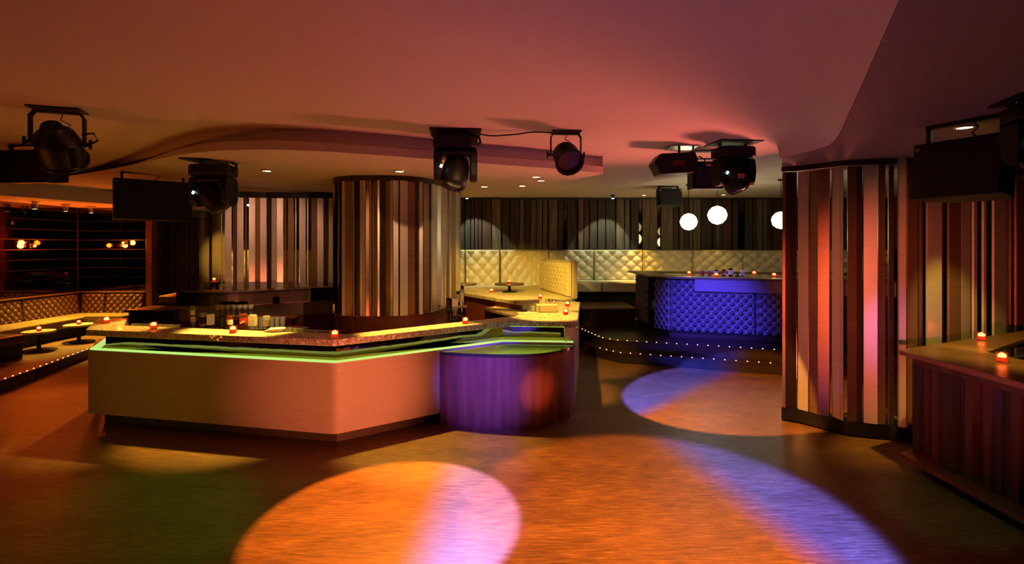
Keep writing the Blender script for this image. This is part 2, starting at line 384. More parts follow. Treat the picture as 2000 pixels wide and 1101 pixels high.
# curved two-tier soffit above the island bar; its left end melts into the main ceiling
ys = [(101, 347, 3.10), (150, 341, 3.07), (200, 333, 3.035), (270, 319.5, 2.975), (340, 304.5, 2.93), (410, 295.5, 2.905), (500, 292, 2.90), (600, 294, 2.90), (700, 300, 2.90), (850, 311, 2.90), (930, 318, 2.90), (1073, 328.5, 2.90), (1150, 335.5, 2.90), (1178, 339, 2.90)]
fr = [H(*p) for p in ys]
fr = smooth_chain([tuple(p) for p in fr], 5)
def soffit_back(x):
    if x > 0.47: t = (x-0.47)/(fr[-1].x-0.47); return 7.8*(1-t)+fr[-1].y*t
    if x > -0.6: t = (x+0.6)/1.07; return 9.4*(1-t)+7.8*t
    return 9.4
def tier(name, inset, top, dz):
    mb = MB(); n = len(fr); low = []; upp = []; bl = []; bu = []
    for i, p in enumerate(fr):
        f = min(1.0, i/12.0)
        yb = max(soffit_back(p.x), p.y+0.02)
        yf = min(p.y+inset, yb-0.005)
        zb = min(p.z+dz, HC-0.004)
        tz = max(min(top, HC), zb+0.003)
        low.append((p.x, yf, zb)); upp.append((p.x, yf, tz)); bl.append((p.x, yb, zb)); bu.append((p.x, yb, tz))
    vs = low+upp+bl+bu
    fs = []
    for i in range(n-1):
        fs += [(i, i+1, n+i+1, n+i), (i, 2*n+i, 2*n+i+1, i+1), (n+i, n+i+1, 3*n+i+1, 3*n+i), (2*n+i, 3*n+i, 3*n+i+1, 2*n+i+1)]
    fs += [(0, n, 3*n, 2*n), (n-1, 2*n-1, 4*n-1, 3*n-1)]
    mb.poly(vs, fs); return struct(mb.build(name, 'ceil', smooth=True))
tier('ceiling_island_lower', 0.0, 2.985, 0.0)
tier('ceiling_island_upper', 0.10, HC, 0.085)
# lounge ceiling, left
lf = smooth_chain([(-10.5, 7.4), (-8.75, 8.2), (-8.55, 8.75), (-8.35, 9.6), (-8.1, 10.4), (-7.7, 11.2), (-7.2, 11.9)], 5)
struct(MB().prism([tuple(p) for p in lf]+[(-7.2, 12.6), (-11, 12.6)], HL, HC).build('ceiling_lounge', 'ceil', smooth=True))
# walls that close the room
struct(MB().box((-11.9, 5, 1.6), (0.1, 20, 3.4)).build('wall_left', 'grout'))
struct(MB().box((10.5, 5, 1.6), (0.1, 20, 3.4)).build('wall_right', 'darkwood'))
struct(MB().box((0, -3.6, 1.6), (24, 0.1, 3.4)).build('wall_front', 'darkwood'))
ZB = 13.4
wb = struct(MB().box((1.3, ZB+0.1, 1.65), (18.4, 0.2, 3.3)).build('wall_back', 'black'))
# dark weathered planks on the rear wall, over the cream banquette
rnd = random.Random(3)
x = -7.3; mirror = 0
plank_meshes = {}
i = 0
while x < 10.2:
    wd = rnd.choice((0.07, 0.10, 0.12, 0.15, 0.18, 0.22)); dp = rnd.choice((0.03, 0.05, 0.07, 0.09, 0.11))
    kind = rnd.choice(('plank', 'plank', 'plank2', 'plank2', 'plank3', 'smoke'))
    key = (wd, dp, kind)
    if key not in plank_meshes:
        plank_meshes[key] = MB().box((0, -dp/2, 0), (wd, dp, 1.30)).build('plank' if kind != 'smoke' else 'mirror_strip', kind, wb)
        o = plank_meshes[key]
    else: o = share(plank_meshes[key], wb)
    o.location = (x+wd/2, ZB-0.002, 2.565)
    x += wd+rnd.choice((0.012, 0.02, 0.03, 0.05))
MB().box((1.3, ZB-0.06, 1.905), (17.4, 0.12, 0.025)).build('rail', 'darkwood', wb)
MB().box((1.3, ZB-0.07, 3.225), (17.4, 0.14, 0.03)).build('rail', 'darkwood', wb)

# ---- raised floor on the right with two lit steps
st1 = [(1.05, 10.6), (1.3, 9.9), (1.55, 9.15), (1.82, 8.75), (4.16, 7.92), (9.5, 6.2)]
st2 = [(1.2, 11.2), (1.37, 10.2), (1.60, 9.25), (1.80, 9.00), (4.27, 8.14), (9.5, 6.45)]
s1 = struct(MB().prism(st1+[(9.5, 12), (1.05, 12)], 0.0, 0.17).build('step_lower', 'darkstep'))
s2 = struct(MB().prism(st2+[(9.5, ZB), (-8, ZB), (-8, 11.9), (0.6, 11.9)], 0.0, 0.34).build('platform_rear', 'darkstep'))
led_mesh = MB().lathe([(0.0, -0.011), (0.009, -0.006), (0.011, 0.0), (0.009, 0.006), (0.0, 0.011)], n=8)
LED0 = None
def step_lights(chain, z, parent, spacing, inset):
    global LED0
    ch = [Vector(p) for p in offset_chain(chain, inset)]
    acc = 0.0
    for a, b in zip(ch[:-1], ch[1:]):
        L = (b-a).length; t = acc
        while t < L:
            p = a.lerp(b, t/L)
            if LED0 is None: LED0 = led_mesh.build('step_light', 'stepled', parent); o = LED0
            else: o = share(LED0, parent)
            o.location = (p.x, p.y, z); t += spacing
        acc = t-L
step_lights(st1[2:5], 0.172, s1, 0.165, 0.03)
step_lights(st2[1:5], 0.342, s2, 0.165, 0.03)
for ch, z, p in ((st1, 0.17, s1), (st2, 0.34, s2)):
    c2 = offset_chain(ch, -0.012)
    MB().prism(list(ch)+c2[::-1], z-0.03, z+0.002).build('nosing', 'darkwood', p)

# ---- left lounge: low platform, mirrored corner
plat = [(-6.9, 3.5), (-7.0, 7.0), (-7.25, 8.0), (-7.6, 9.25), (-8.0, 11.3)]
pl = struct(MB().prism(plat+[(-9.6, 11.3), (-11.8, 11.3), (-11.8, 3.5)], 0.0, 0.15).build('platform_lounge', 'floor'))
step_lights(plat[1:], 0.152, pl, 0.15, 0.03)
c2 = offset_chain(plat, -0.012); MB().prism(list(plat)+c2[::-1], 0.12, 0.152).build('nosing', 'darkwood', pl)
wl = struct(MB().box((-9.78, 7.9, 1.45), (0.2, 7.4, 2.9)).build('wall_lounge', 'grout'))
wr = struct(MB().box((-8.85, 11.52, 1.45), (1.9, 0.2, 2.9)).build('wall_lounge_rear', 'grout'))
def mirror_tiles(parent, rear):
    th, tw, g = 0.205, 0.62, 0.012
    base = MB().box((0, 0, 0), (tw-g, 0.012, th-g)).build('mirror_tile', 'smoke', parent)
    half = MB().box((0, 0, 0), (tw/2-g, 0.012, th-g)).build('mirror_tile', 'smoke', parent)
    used = set()
    for r in range(10):
        z = 0.90+th*r+th/2
        if z > 2.86: continue
        u = (0 if r % 2 == 0 else -tw/2); end = 1.56 if rear else 4.65
        while u < end-0.01:
            wdt = tw
            if u < 0: c = u+tw*0.75; src = half
            elif u+tw > end+0.01: c = u+tw/4; src = half
            else: c = u+tw/2; src = base
            jit = (rnd.random()-0.5)*0.008
            o = src if src not in used else share(src, parent)
            used.add(src)
            if rear: o.location = (-9.66+c, 11.41+abs(jit), z); o.rotation_euler = ((rnd.random()-0.5)*0.012, 0, (rnd.random()-0.5)*0.012)
            else: o.location = (-9.67-abs(jit), 11.38-c, z); o.rotation_euler = ((rnd.random()-0.5)*0.012, 0, PI/2+(rnd.random()-0.5)*0.012)
            u += tw
mirror_tiles(wl, False); mirror_tiles(wr, True)
# pilaster, alcove wall
struct(MB().box((-7.98, 11.42, 1.45), (0.14, 0.34, 2.9)).build('trim_1', 'redwood', bevel=0.006))
struct(MB().prism([(-7.45, 13.0), (-7.35, 13.4), (-8.6, 13.4), (-8.6, 12.55), (-7.60, 12.55)], 0.34, 3.2).build('wall_alcove', 'beige'))
struct(MB().box((-7.30, 12.75, 1.8), (0.14, 0.35, 2.9)).build('trim_2', 'beige'))

# ================================================================= SHARED BUILDERS
def on_path(path, px):
    """first point of a plan polyline that lies on the sight line through column px, with its outward normal"""
    k = (px-1000.0)/F
    for a, b in zip(path[:-1], path[1:]):
        a = Vector(a); b = Vector(b); fa = a.x-k*a.y; fb = b.x-k*b.y
        if fa*fb <= 0 and abs(fa-fb) > 1e-9:
            t = fa/(fa-fb); d = (b-a).normalized(); return a.lerp(b, t), Vector((d.y, -d.x))
    i = min(range(len(path)), key=lambda j: abs(path[j][0]/path[j][1]-k))
    j = min(max(i, 1), len(path)-2); d = (Vector(path[j+1])-Vector(path[j-1])).normalized()
    return Vector(path[i]), Vector((d.y, -d.x))
def slat(parent, path, px0, px1, h0, h1, d0, d1, m, th=0.022, name='slat'):
    a, n = on_path(path, px0); b, n2 = on_path(path, px1); n = (n+n2).normalized()
    a2 = a+n*d0; b2 = b+n*d1
    pts = [a2, b2, b2-n*th, a2-n*th]
    return MB().prism([(p.x, p.y) for p in pts], h0, h1).build(name, m, parent)
def tuft(parent, p0, p1, h0, h1, a, b, depth, m, name='back_panel', res=9, proud=0.0, base=0.07, edge=0.03, lean=0.0, power=0.5):
    p0 = Vector(p0); p1 = Vector(p1); d = p1-p0; L = d.length; d.normalize(); n = Vector((d.y, -d.x)); Hh = h1-h0
    nc = max(1, round(L/a)); a = L/nc; nr = max(1, round(Hh/b)); b = Hh/nr
    nu = max(8, nc*res); nv = max(8, nr*res)
    def fn(u, v):
        s_, t_ = u*L/a, v*Hh/b
        p, q = s_+t_, s_-t_
        k = (abs(math.sin(PI*p))*abs(math.sin(PI*q)))**power
        e = min(u*L, (1-u)*L, v*Hh, (1-v)*Hh)
        f = min(1.0, e/edge); f = math.sqrt(max(0, 1-(1-f)**2))
        dd = (base+depth*k)*f+proud-lean*v
        q2 = p0+d*(u*L)+n*dd
        return (q2.x, q2.y, h0+v*Hh)
    mb = MB().grid(fn, nu, nv)
    q0 = p0-n*0.02; q1 = p1-n*0.02
    o = mb.build(name, m, parent, smooth=True)
    o.data.polygons.foreach_set('use_smooth', [True]*len(o.data.polygons))
    # small covered buttons in the dimples
    bt = MB()
    rows = int(2*nr)+1
    for j in range(1, rows-1):
        t_ = j*0.5
        for i in range(0, 2*nc+1):
            s_ = i*0.5
            if (i+j) % 2 == 0 and abs((s_+t_)-round(s_+t_)) < 1e-6 and 0.02 < s_*a/L < 0.98:
                c = p0+d*(s_*a)+n*(base+proud-lean*t_*b/Hh+0.004)
                r = min(a, b)*0.055
                X = Vector((d.x, d.y, 0)); Z = Vector((0, 0, 1)); N = Vector((n.x, n.y, 0)); C = Vector((c.x, c.y, h0+t_*b))
                ring = [C+X*math.cos(k*PI/3)*r+Z*math.sin(k*PI/3)*r for k in range(6)]
                bt.poly(ring+[C+N*r*0.7], [(k, (k+1) % 6, 6) for k in range(6)])
    if bt.v: bt.build('tufting_buttons', m, o if parent is None else o, kind='stuff')
    return o

# ---- candle in red glass
cg = 'tea lights in red glasses'
def make_candle():
    t = thing('candle_holder', '', 'candle', (0, 0, 0), group=cg)
    MB().lathe([(0.034, 0.0), (0.037, 0.004), (0.038, 0.078), (0.034, 0.078), (0.033, 0.012), (0.0, 0.012)], n=16).build('glass_cup', 'redglass', t, smooth=True)
    MB().lathe([(0.0, 0.012), (0.031, 0.012), (0.031, 0.040), (0.0, 0.042)], n=14).build('wax', 'wax', t, smooth=True)
    MB().lathe([(0.0, 0.042), (0.024, 0.044), (0.028, 0.054), (0.022, 0.066), (0.0, 0.074)], n=10).build('flame', 'flame', t, smooth=True)
    return t
candle0 = make_candle(); candle_used = [False]
def candle(pos, label):
    pos = Vector(pos)
    if not candle_used[0]:
        candle_used[0] = True; candle0.location = pos; candle0['label'] = label; o = candle0
    else: o = dup(candle0, pos, random.random()*3, label)
    return o

# ---- glasses
ORD = ['first', 'second', 'third', 'fourth', 'fifth', 'sixth', 'seventh', 'eighth']
def make_tumbler(name, r, h, m='glass'):
    t = MB().lathe([(r*0.82, 0), (r, h), (r*0.93, h), (r*0.76, 0.012), (0.0, 0.012)], n=14).build(name, m, None, smooth=True)
    return t
tumbler0 = make_tumbler('tumbler', 0.036, 0.09)
tall0 = make_tumbler('highball_glass', 0.033, 0.14)
wine0 = MB().lathe([(0.034, 0), (0.034, 0.003), (0.006, 0.012), (0.004, 0.075), (0.02, 0.09), (0.036, 0.12), (0.034, 0.16), (0.032, 0.16), (0.034, 0.12), (0.0, 0.092)], n=14).build('wine_glass', 'glass', None, smooth=True)
_used = set()
def glass(src, loc, label, group, flip=False):
    if src in _used: o = src.copy(); COL.objects.link(o)
    else: _used.add(src); o = src
    o.location = loc; tag(o, label, 'glass', group)
    return o

# ---- bottles (prof: body radius, height) standing upside down in a rail, or upright
def bottle(loc, r, h, m, label_m, label, group, inverted=True, square=False, neck=0.3, band=None, cap='black'):
    t = thing('bottle', label, 'bottle', loc, group=group)
    n = 4 if square else 16
    hb = h*(1-neck)
    prof = [(0.0, 0), (r*0.9, 0.0), (r, 0.008), (r, hb*0.94), (r*0.75, hb*1.03), (r*0.36, hb*1.16), (r*0.33, h*0.95), (0.0, h*0.95)]
    rot = Matrix.Rotation(PI, 3, 'X') if inverted else Matrix.Identity(3)
    if square: rot = rot @ Matrix.Rotation(PI/4, 3, 'Z'); prof = [(p*1.25 if z < hb else p, z) for p, z in prof]
    c = Vector((0, 0, h if inverted else 0))
    MB().lathe(prof, c, n, rot).build('bottle_body', m, t, smooth=not square, bevel=0.004 if square else 0)
    MB().lathe([(r*0.38, h*0.90), (r*0.38, h), (0.0, h)], c, 12, rot).build('cap', cap, t, smooth=True)
    rr = r*1.02*(1.25 if square else 1)
    l0, l1 = band or (0.18, 0.62)
    MB().lathe([(rr, hb*l0), (rr, hb*l1)], c, n, rot).build('paper_label', label_m, t, smooth=not square)
    if 'leftmost of the bar row' in label or 'frosted' in label:
        MB().lathe([(r*1.03, hb*0.52), (r*1.03, hb*0.60)], c, n, rot).build('printed_band', 'darkpaper', t, smooth=True)
    if 'slanted' in label:
        MB().box((0, -r*1.0, c.z*0.62 if inverted else h*0.4), (r*1.7, 0.004, 0.02), rot=Matrix.Rotation(-0.5, 3, 'Y')).build('slanted_strip', 'paper', t)
    return t

# ================================================================= ISLAND BAR
TOP = 1.06; CT = 0.068; LEDGE = 0.835; PB = 0.13
outer = [(-5.38, 6.66), (-4.79, 5.75), (-1.79, 5.13), (-0.02, 6.42), (0.81, 6.34), (1.14, 8.58), (-1.05, 11.1)]
inner = [(-5.0, 6.66), (-4.60, 6.07), (-1.76, 5.46), (-0.09, 6.77), (0.05, 6.86), (0.47, 8.17), (-0.95, 10.25)]
mb = MB()
n = len(outer)
vs = [(p[0], p[1], z) for z in (TOP-CT, TOP) for p in outer+inner]
fs = []
for i in range(n-1):
    fs += [(2*n+i, 2*n+i+1, 3*n+i+1, 3*n+i), (i, n+i, n+i+1, i+1), (i, i+1, 2*n+i+1, 2*n+i), (n+i+1, n+i, 3*n+i, 3*n+i+1)]
fs += [(0, 2*n, 3*n, n), (n-1, 2*n-1, 4*n-1, 3*n-1)]
mb.poly(vs, fs)
tag(mb.build('bar_counter', 'terrazzo', bevel=0.008), 'long angular speckled terrazzo countertop running round the large central island bar', 'countertop')

bar = thing('island_bar', 'central island bar with pale ribbed front panels and glowing green ledge', 'bar', (-1.76, 5.3, 0), world=True)
front = [(-5.25, 6.5), (-4.74, 5.73), (-1.76, 5.08), (-0.81, 5.73), (-0.10, 6.22)]
mirr = [(-5.1, 6.62), (-4.73, 5.96), (-1.83, 5.34), (-0.12, 6.60), (0.62, 6.52)]
def strip(a, b, depth, z0, z1):
    a = Vector(a); b = Vector(b); d = (b-a).normalized(); nn = Vector((-d.y, d.x))
    return MB().prism([tuple(a), tuple(b), tuple(b+nn*depth), tuple(a+nn*depth)], z0, z1)
# rounded corner between the two big front panels
def round_corner(ch, r, seg=6):
    out = [Vector(ch[0])]
    for i in range(1, len(ch)-1):
        p = Vector(ch[i]); a = (Vector(ch[i-1])-p).normalized(); b = (Vector(ch[i+1])-p).normalized()
        for k in range(seg+1):
            t = k/seg; out.append((p+a*r)*(1-t)**2+p*2*t*(1-t)+(p+b*r)*t*t)
    out.append(Vector(ch[-1])); return out
def wall_chain(ch, depth, z0, z1):
    off = offset_chain([tuple(p) for p in ch], depth)
    return MB().prism([tuple(p) for p in ch]+off[::-1], z0, z1)
for seg in ([front[0], (-4.745, 5.731)], ):
    wall_chain(seg, 0.06, PB, LEDGE-0.012).build('front_panel', 'panel', bar, bevel=0.006)
wall_chain(round_corner([(-4.74, 5.73), (-1.76, 5.08), (-0.81, 5.73)], 0.06), 0.06, PB, LEDGE-0.012).build('front_panel', 'panel', bar, smooth=True)
wall_chain([(-0.80, 5.737), (-0.10, 6.22), (0.74, 6.15)], 0.06, PB, LEDGE-0.012).build('front_panel', 'panel', bar)
pl_in = offset_chain(front, 0.14)
wall_chain([tuple(p) for p in pl_in[1:]], 0.1, 0.0, PB).build('plinth', 'plinth', bar)
# glowing ledge
chl = [(-5.2, 6.6), (-4.74, 5.735), (-1.76, 5.085), (-0.10, 6.225), (0.74, 6.16)]
wall_chain(round_corner(chl, 0.05), 0.36, LEDGE-0.012, LEDGE).build('ledge', 'cream', bar)
wall_chain(round_corner(chl, 0.05), 0.09, LEDGE+0.0005, LEDGE+0.006).build('light_strip', 'led', bar)
wall_chain(offset_chain(outer[1:5], 0.05), 0.02, TOP-CT-0.008, TOP-CT-0.001).build('hidden_light_strip', 'led_under', bar)
for a, b in zip(mirr[:-1], mirr[1:]):
    strip(a, b, 0.02, LEDGE+0.006, TOP-CT-0.001).build('mirror_panel', 'barmirror', bar)
wall_chain(offset_chain(mirr, 0.022), 0.10, 0.0, TOP-CT-0.002).build('inner_wall', 'redpanel', bar)
MB().prism([(0.64, 6.20), (0.80, 6.37), (0.80, 6.5), (0.66, 6.52)], 0.0, TOP-CT-0.002).build('end_pillar', 'cream', bar)
strip((0.79, 6.38), (1.12, 8.56), 0.06, 0.0, TOP-CT-0.002).build('side_panel', 'panel', bar)
strip((1.10, 8.52), (-1.05, 10.98), 0.06, 0.0, TOP-CT-0.002).build('rear_panel', 'redpanel', bar)
strip((0.55, 8.2), (-0.90, 10.28), 0.03, 0.45, TOP-CT-0.002).build('inner_panel', 'redpanel', bar)
MB().prism([tuple(H(945, 602, 0.9)[:2]), tuple(H(1012, 617, 0.9)[:2]), tuple(H(1046, 606, 0.9)[:2]), tuple(H(968, 597, 0.9)[:2])], 0.86, 0.90).build('service_shelf', 'terrazzo', bar, bevel=0.004)
MB().prism([(-0.48, 9.05), (0.08, 8.12), (0.36, 8.75), (-0.28, 9.3)], 0.0, 0.858).build('service_cabinet', 'darkpad', bar)
wall_chain(offset_chain([(-4.4, 5.98), (-1.83, 5.44), (-0.2, 6.65)], 0.12), 0.32, 0.84, 0.87).build('speed_shelf', 'steel', bar)

# curved wooden pod under the counter
dr = smooth_chain([(-0.80, 5.72), (-0.44, 5.63), (0.02, 5.585), (0.297, 5.645), (0.49, 5.77), (0.65, 5.94), (0.745, 6.12)], 6)
pod = thing('curved_pod', 'curved stained-wood pod with glossy top tucked under the island bar counter', 'cabinet', (0.0, 5.9, 0), world=True)
plan = [tuple(p) for p in dr]+[(0.745, 6.148), (-0.09, 6.21)]
MB().prism(plan, 0.0, LEDGE-0.05).build('body', 'drumwood', pod, smooth=True)
c = Vector((0.1, 6.1))
top = [tuple(Vector(p)+(Vector(p)-c).normalized()*0.012) for p in dr]+[(0.745, 6.149), (-0.09, 6.212)]
MB().prism(top, LEDGE-0.049, LEDGE-0.016).build('top', 'drumtop', pod, smooth=True)

# ================================================================= CENTRAL COLUMN
cpath = [tuple(p) for p in smooth_chain([(-2.36, 7.0), (-2.33, 6.75), (-2.12, 6.6), (-1.88, 6.55), (-1.39, 6.60), (-1.13, 6.86), (-1.0, 7.4), (-0.86, 8.05), (-0.9, 8.4)], 5)]
colm = thing('slatted_column', 'tall column clad in upright brushed-metal slats rising from the island bar', 'column', (-1.6, 7.2, 0), world=True)
core = offset_chain(cpath, 0.07)
MB().prism([tuple(p) for p in core]+[(-1.6, 8.4)], 0.0, HS).build('core', 'darkwood', colm)
wall_chain(offset_chain(cpath, -0.03), 0.12, 2.825, HS).build('head_trim', 'darkwood', colm)
wall_chain(offset_chain(cpath, 0.0), 0.06, 0.0, 1.10).build('base_panel', 'redpanel', colm)
wall_chain(offset_chain(cpath, -0.012), 0.05, 1.085, 1.11).build('base_trim', 'redwood', colm)
def zx(v): return v/3.67+400
ed = [(928, 944, 'gold'), (945, 958, 'alu'), (960, 1003, 'darkslat'), (1003, 1017, 'alu'), (1019, 1068, 'bronze'), (1068, 1082, 'alu'), (1082, 1118, 'darkslat'), (1118, 1136, 'alu'), (1137, 1158, 'alu'), (1160, 1185, 'bronze'), (1185, 1198, 'alu'), (1200, 1243, 'bronze'), (1243, 1256, 'alu'), (1258, 1300, 'darkslat'), (1300, 1330, 'bronze'), (1331, 1350, 'alu'), (1352, 1388, 'alu'), (1395, 1453, 'alu'), (1455, 1505, 'bronze'), (1508, 1525, 'darkslat'), (1527, 1545, 'alu'), (1546, 1560, 'darkslat'), (1562, 1604, 'bronze'), (1606, 1651, 'alu'), (1652, 1668, 'alu'), (1670, 1699, 'alu'), (1701, 1717, 'alu'), (1719, 1729, 'bronze'), (1731, 1754, 'alu'), (1757, 1784, 'bronze'), (1786, 1804, 'alu'), (1806, 1824, 'alu')]
for i, (a, b, m) in enumerate(ed):
    pr = {'alu': 0.030, 'bronze': 0.012, 'darkslat': 0.004, 'gold': 0.02}[m]; tl = rnd.choice((-0.02, -0.008, 0.008, 0.02))
    slat(colm, cpath, zx(a), zx(b), 1.105, 2.835, pr+max(0, tl), pr+max(0, -tl), m)

# ================================================================= SCREEN BEHIND THE BAR
spath = [(-5.05, 8.55), (-4.6, 8.72), (-4.2, 8.8), (-3.5, 8.85), (-2.7, 8.8)]
scr = thing('slatted_screen', 'open screen of pale metal slats standing behind the island bar left of the column', 'screen', (-4.0, 8.8, 0), world=True)
wall_chain([(p[0], p[1]-0.06) for p in spath], 0.12, 2.82, 2.92).build('head_rail', 'black', scr)
wall_chain([(p[0], p[1]-0.06) for p in spath], 0.12, 1.12, 1.17).build('foot_rail', 'black', scr)
for a, b, m, d in ((118, 124, 'alu', 0), (145, 192, 'alu', 0), (204, 229, 'bronze', 1), (232, 278, 'alu', 0), (291, 302, 'bronze', 0), (320, 361, 'alu', 1), (362, 400, 'bronze', 0), (401, 442, 'alu', 1), (446, 476, 'darkslat', -1), (480, 522, 'alu', 0), (523, 560, 'alu', 1), (574, 582, 'bronze', 0), (598, 637, 'bronze', 0), (649, 655, 'alu', 0), (680, 720, 'alu', 1), (735, 742, 'alu', 0), (765, 810, 'bronze', 0), (812, 850, 'alu', 1), (852, 884, 'darkslat', 0), (890, 925, 'alu', 0)):
    slat(scr, spath, zx(a), zx(b), 1.16, 2.83, 0.02*d+0.01, -0.02*d+0.01, m)

# back counter inside the bar
bc = thing('back_counter', 'curved black back counter of the island bar with mauve panel beneath', 'counter', (-3.6, 8.0, 0), world=True)
bpath = [tuple(p) for p in smooth_chain([(-4.80, 7.32), (-4.4, 7.25), (-4.07, 7.33), (-3.4, 7.85), (-2.85, 8.2), (-2.0, 8.45), (-1.3, 8.5)], 5)]
wall_chain(bpath, 0.10, 1.14, 1.335).build('fascia', 'black', bc)
wall_chain(bpath, 0.42, 1.30, 1.33).build('top', 'black', bc)
wall_chain(offset_chain(bpath, 0.05), 0.05, 0.93, 1.14).build('upper_panel', 'mauve', bc)
wall_chain(offset_chain(bpath, 0.04), 0.05, 0.0, 0.93).build('lower_panel', 'redpanel', bc)
cab = thing('low_cabinet', 'low plain black cabinet beside the left end of the island bar', 'cabinet', (-5.1, 7.5, 0), world=True)
MB().box((-5.16, 7.55, 0.53), (0.62, 0.5, 1.06)).build('body', 'black', cab, bevel=0.008)
MB().box((-5.16, 7.53, 1.075), (0.66, 0.55, 0.03)).build('top', 'black', cab, bevel=0.004)
# outer counter at the far left of the bar, with its own green ledge
rc = thing('rear_bar_counter', 'short yellow-lit counter with green under-ledge, in front of the dark curtain', 'counter', (-5.4, 8.6, 0), world=True)
MB().prism([tuple(p) for p in smooth_chain([(-5.14, 8.08), (-5.45, 8.05), (-5.62, 8.15), (-5.68, 8.4), (-5.75, 8.85), (-5.5, 9.3), (-5.14, 9.35)], 5)], 1.105, 1.20).build('top', 'terrazzo', rc, smooth=True)
MB().prism([(-5.14, 8.34), (-5.40, 8.32), (-5.45, 8.9), (-5.14, 9.2)], 0.98, 1.104).build('recess_mirror', 'barmirror', rc)
MB().prism([(-5.14, 8.14), (-5.50, 8.12), (-5.60, 8.9), (-5.14, 9.3)], 0.0, 0.97).build('body', 'panel', rc)
MB().prism([(-5.14, 8.15), (-5.48, 8.13), (-5.5, 8.2), (-5.14, 8.22)], 0.971, 0.978).build('light_strip', 'led', rc)

# ================================================================= RIGHT SCREEN
rp_ = smooth_chain([(3.085, 5.86), (3.25, 5.74), (3.41, 5.52), (3.51, 5.40), (3.69, 5.32), (3.86, 5.27), (3.97, 5.23), (4.12, 5.27), (4.45, 5.36), (5.0, 5.62), (5.6, 5.9), (6.2, 6.2)], 5)
rp_ = [tuple(p) for p in rp_]
rs = thing('curved_slat_screen', 'large curved screen of pink-lit brushed-metal slats with open gaps, right of the dance floor', 'screen', (3.9, 5.5, 0), world=True)
wall_chain(offset_chain(rp_, -0.015), 0.14, 2.845, HS-0.003).build('head_trim', 'darkwood', rs)
wall_chain(offset_chain(rp_, -0.01), 0.14, 0.02, 0.165).build('plinth', 'black', rs)
wall_chain(offset_chain(rp_, 0.03), 0.08, 0.0, 0.03).build('foot', 'black', rs)
def zr(v): return v/3.553+1500
for a, b, m, d0, d1, h1 in ((101, 122, 'bronze', 0.03, 0.03, 2.84), (122, 195, 'darkslat', 0.03, -0.05, 2.84), (208, 282, 'alu', 0.0, 0.02, 2.83), (284, 352, 'bronze', 0.0, 0.03, 2.83), (355, 424, 'bronze', 0.03, 0.0, 2.83), (436, 503, 'alu', -0.02, 0.02, 2.83), (503, 528, 'alu', 0.02, 0.05, 2.83), (548, 615, 'bronze', 0.04, 0.0, 2.83), (615, 660, 'darkslat', 0.0, -0.03, 2.83), (660, 752, 'alu', 0.02, 0.03, 2.83), (757, 815, 'bronze', 0.03, 0.0, 2.83), (832, 842, 'bronze', 0.02, 0.0, 2.83), (846, 886, 'darkslat', -0.03, -0.05, 2.83), (888, 932, 'alu', 0.05, 0.06, 2.895), (932, 960, 'gold', 0.06, 0.02, 2.895), (964, 1024, 'bronze', 0.0, 0.02, 2.83), (1032, 1088, 'darkslat', 0.02, -0.02, 2.83), (1096, 1184, 'alu', 0.02, 0.03, 2.83)):
    slat(rs, rp_, zr(a), zr(b), 0.165, h1, d0, d1, m)
def zq(v): return v/3.058+1740
for a, b, m, d0, d1 in ((293, 327, 'bronze', -0.03, -0.03), (350, 408, 'bronze', 0.0, 0.02), (410, 476, 'alu', 0.02, 0.0), (497, 516, 'alu', 0.0, 0.0), (556, 571, 'alu', 0.0, 0.0), (604, 676, 'alu', 0.02, 0.02), (680, 737, 'bronze', 0.0, -0.03), (750, 792, 'bronze', 0.0, 0.02), (815, 870, 'alu', 0.0, 0.02)):
    slat(rs, rp_, zq(a), zq(b), 0.165, 2.83, d0, d1, m)

# ================================================================= RIGHT BAR
rb = thing('right_bar', 'dark plank-fronted bar with stained wooden top at the right edge', 'bar', (3.9, 4.2, 0), world=True)
o1 = [(3.5, 1.8), (3.5, 4.64), (5.75, 5.72), (6.4, 6.0)]
i1 = [(4.22, 1.8), (4.22, 4.55), (5.55, 5.42), (6.3, 5.72)]
mb = MB(); n = 4
vs = [(p[0], p[1], z) for z in (1.015, TOP) for p in o1+i1]
fs = []
for i in range(n-1):
    fs += [(2*n+i, 2*n+i+1, 3*n+i+1, 3*n+i), (i, n+i, n+i+1, i+1), (i, i+1, 2*n+i+1, 2*n+i), (n+i+1, n+i, 3*n+i, 3*n+i+1)]
fs += [(0, 2*n, 3*n, n), (n-1, 2*n-1, 4*n-1, 3*n-1)]
mb.poly(vs, fs); mb.build('top', 'woodtop', rb, bevel=0.006)
wall_chain([(3.56, 1.8), (3.56, 4.55), (5.8, 5.62)][::-1], 0.05, 0.955, 1.013).build('top_apron', 'darkwood', rb)
wall_chain([(3.72, 1.8), (3.72, 4.38), (5.8, 5.35)][::-1], 0.06, 0.14, 0.955).build('carcass', 'darkpad', rb)
MB().prism([(3.48, 1.8), (3.48, 4.60), (5.6, 5.6), (6.0, 5.2), (4.3, 4.3), (4.3, 1.8)], 0.105, 0.145).build('foot_ledge', 'redwood', rb, bevel=0.004)
MB().prism([(3.60, 1.8), (3.60, 4.48), (5.5, 5.4), (6.0, 5.1), (4.3, 4.2), (4.3, 1.8)], 0.0, 0.104).build('kick_board', 'darkpad', rb)
def zb(v): return v/2.388+1740
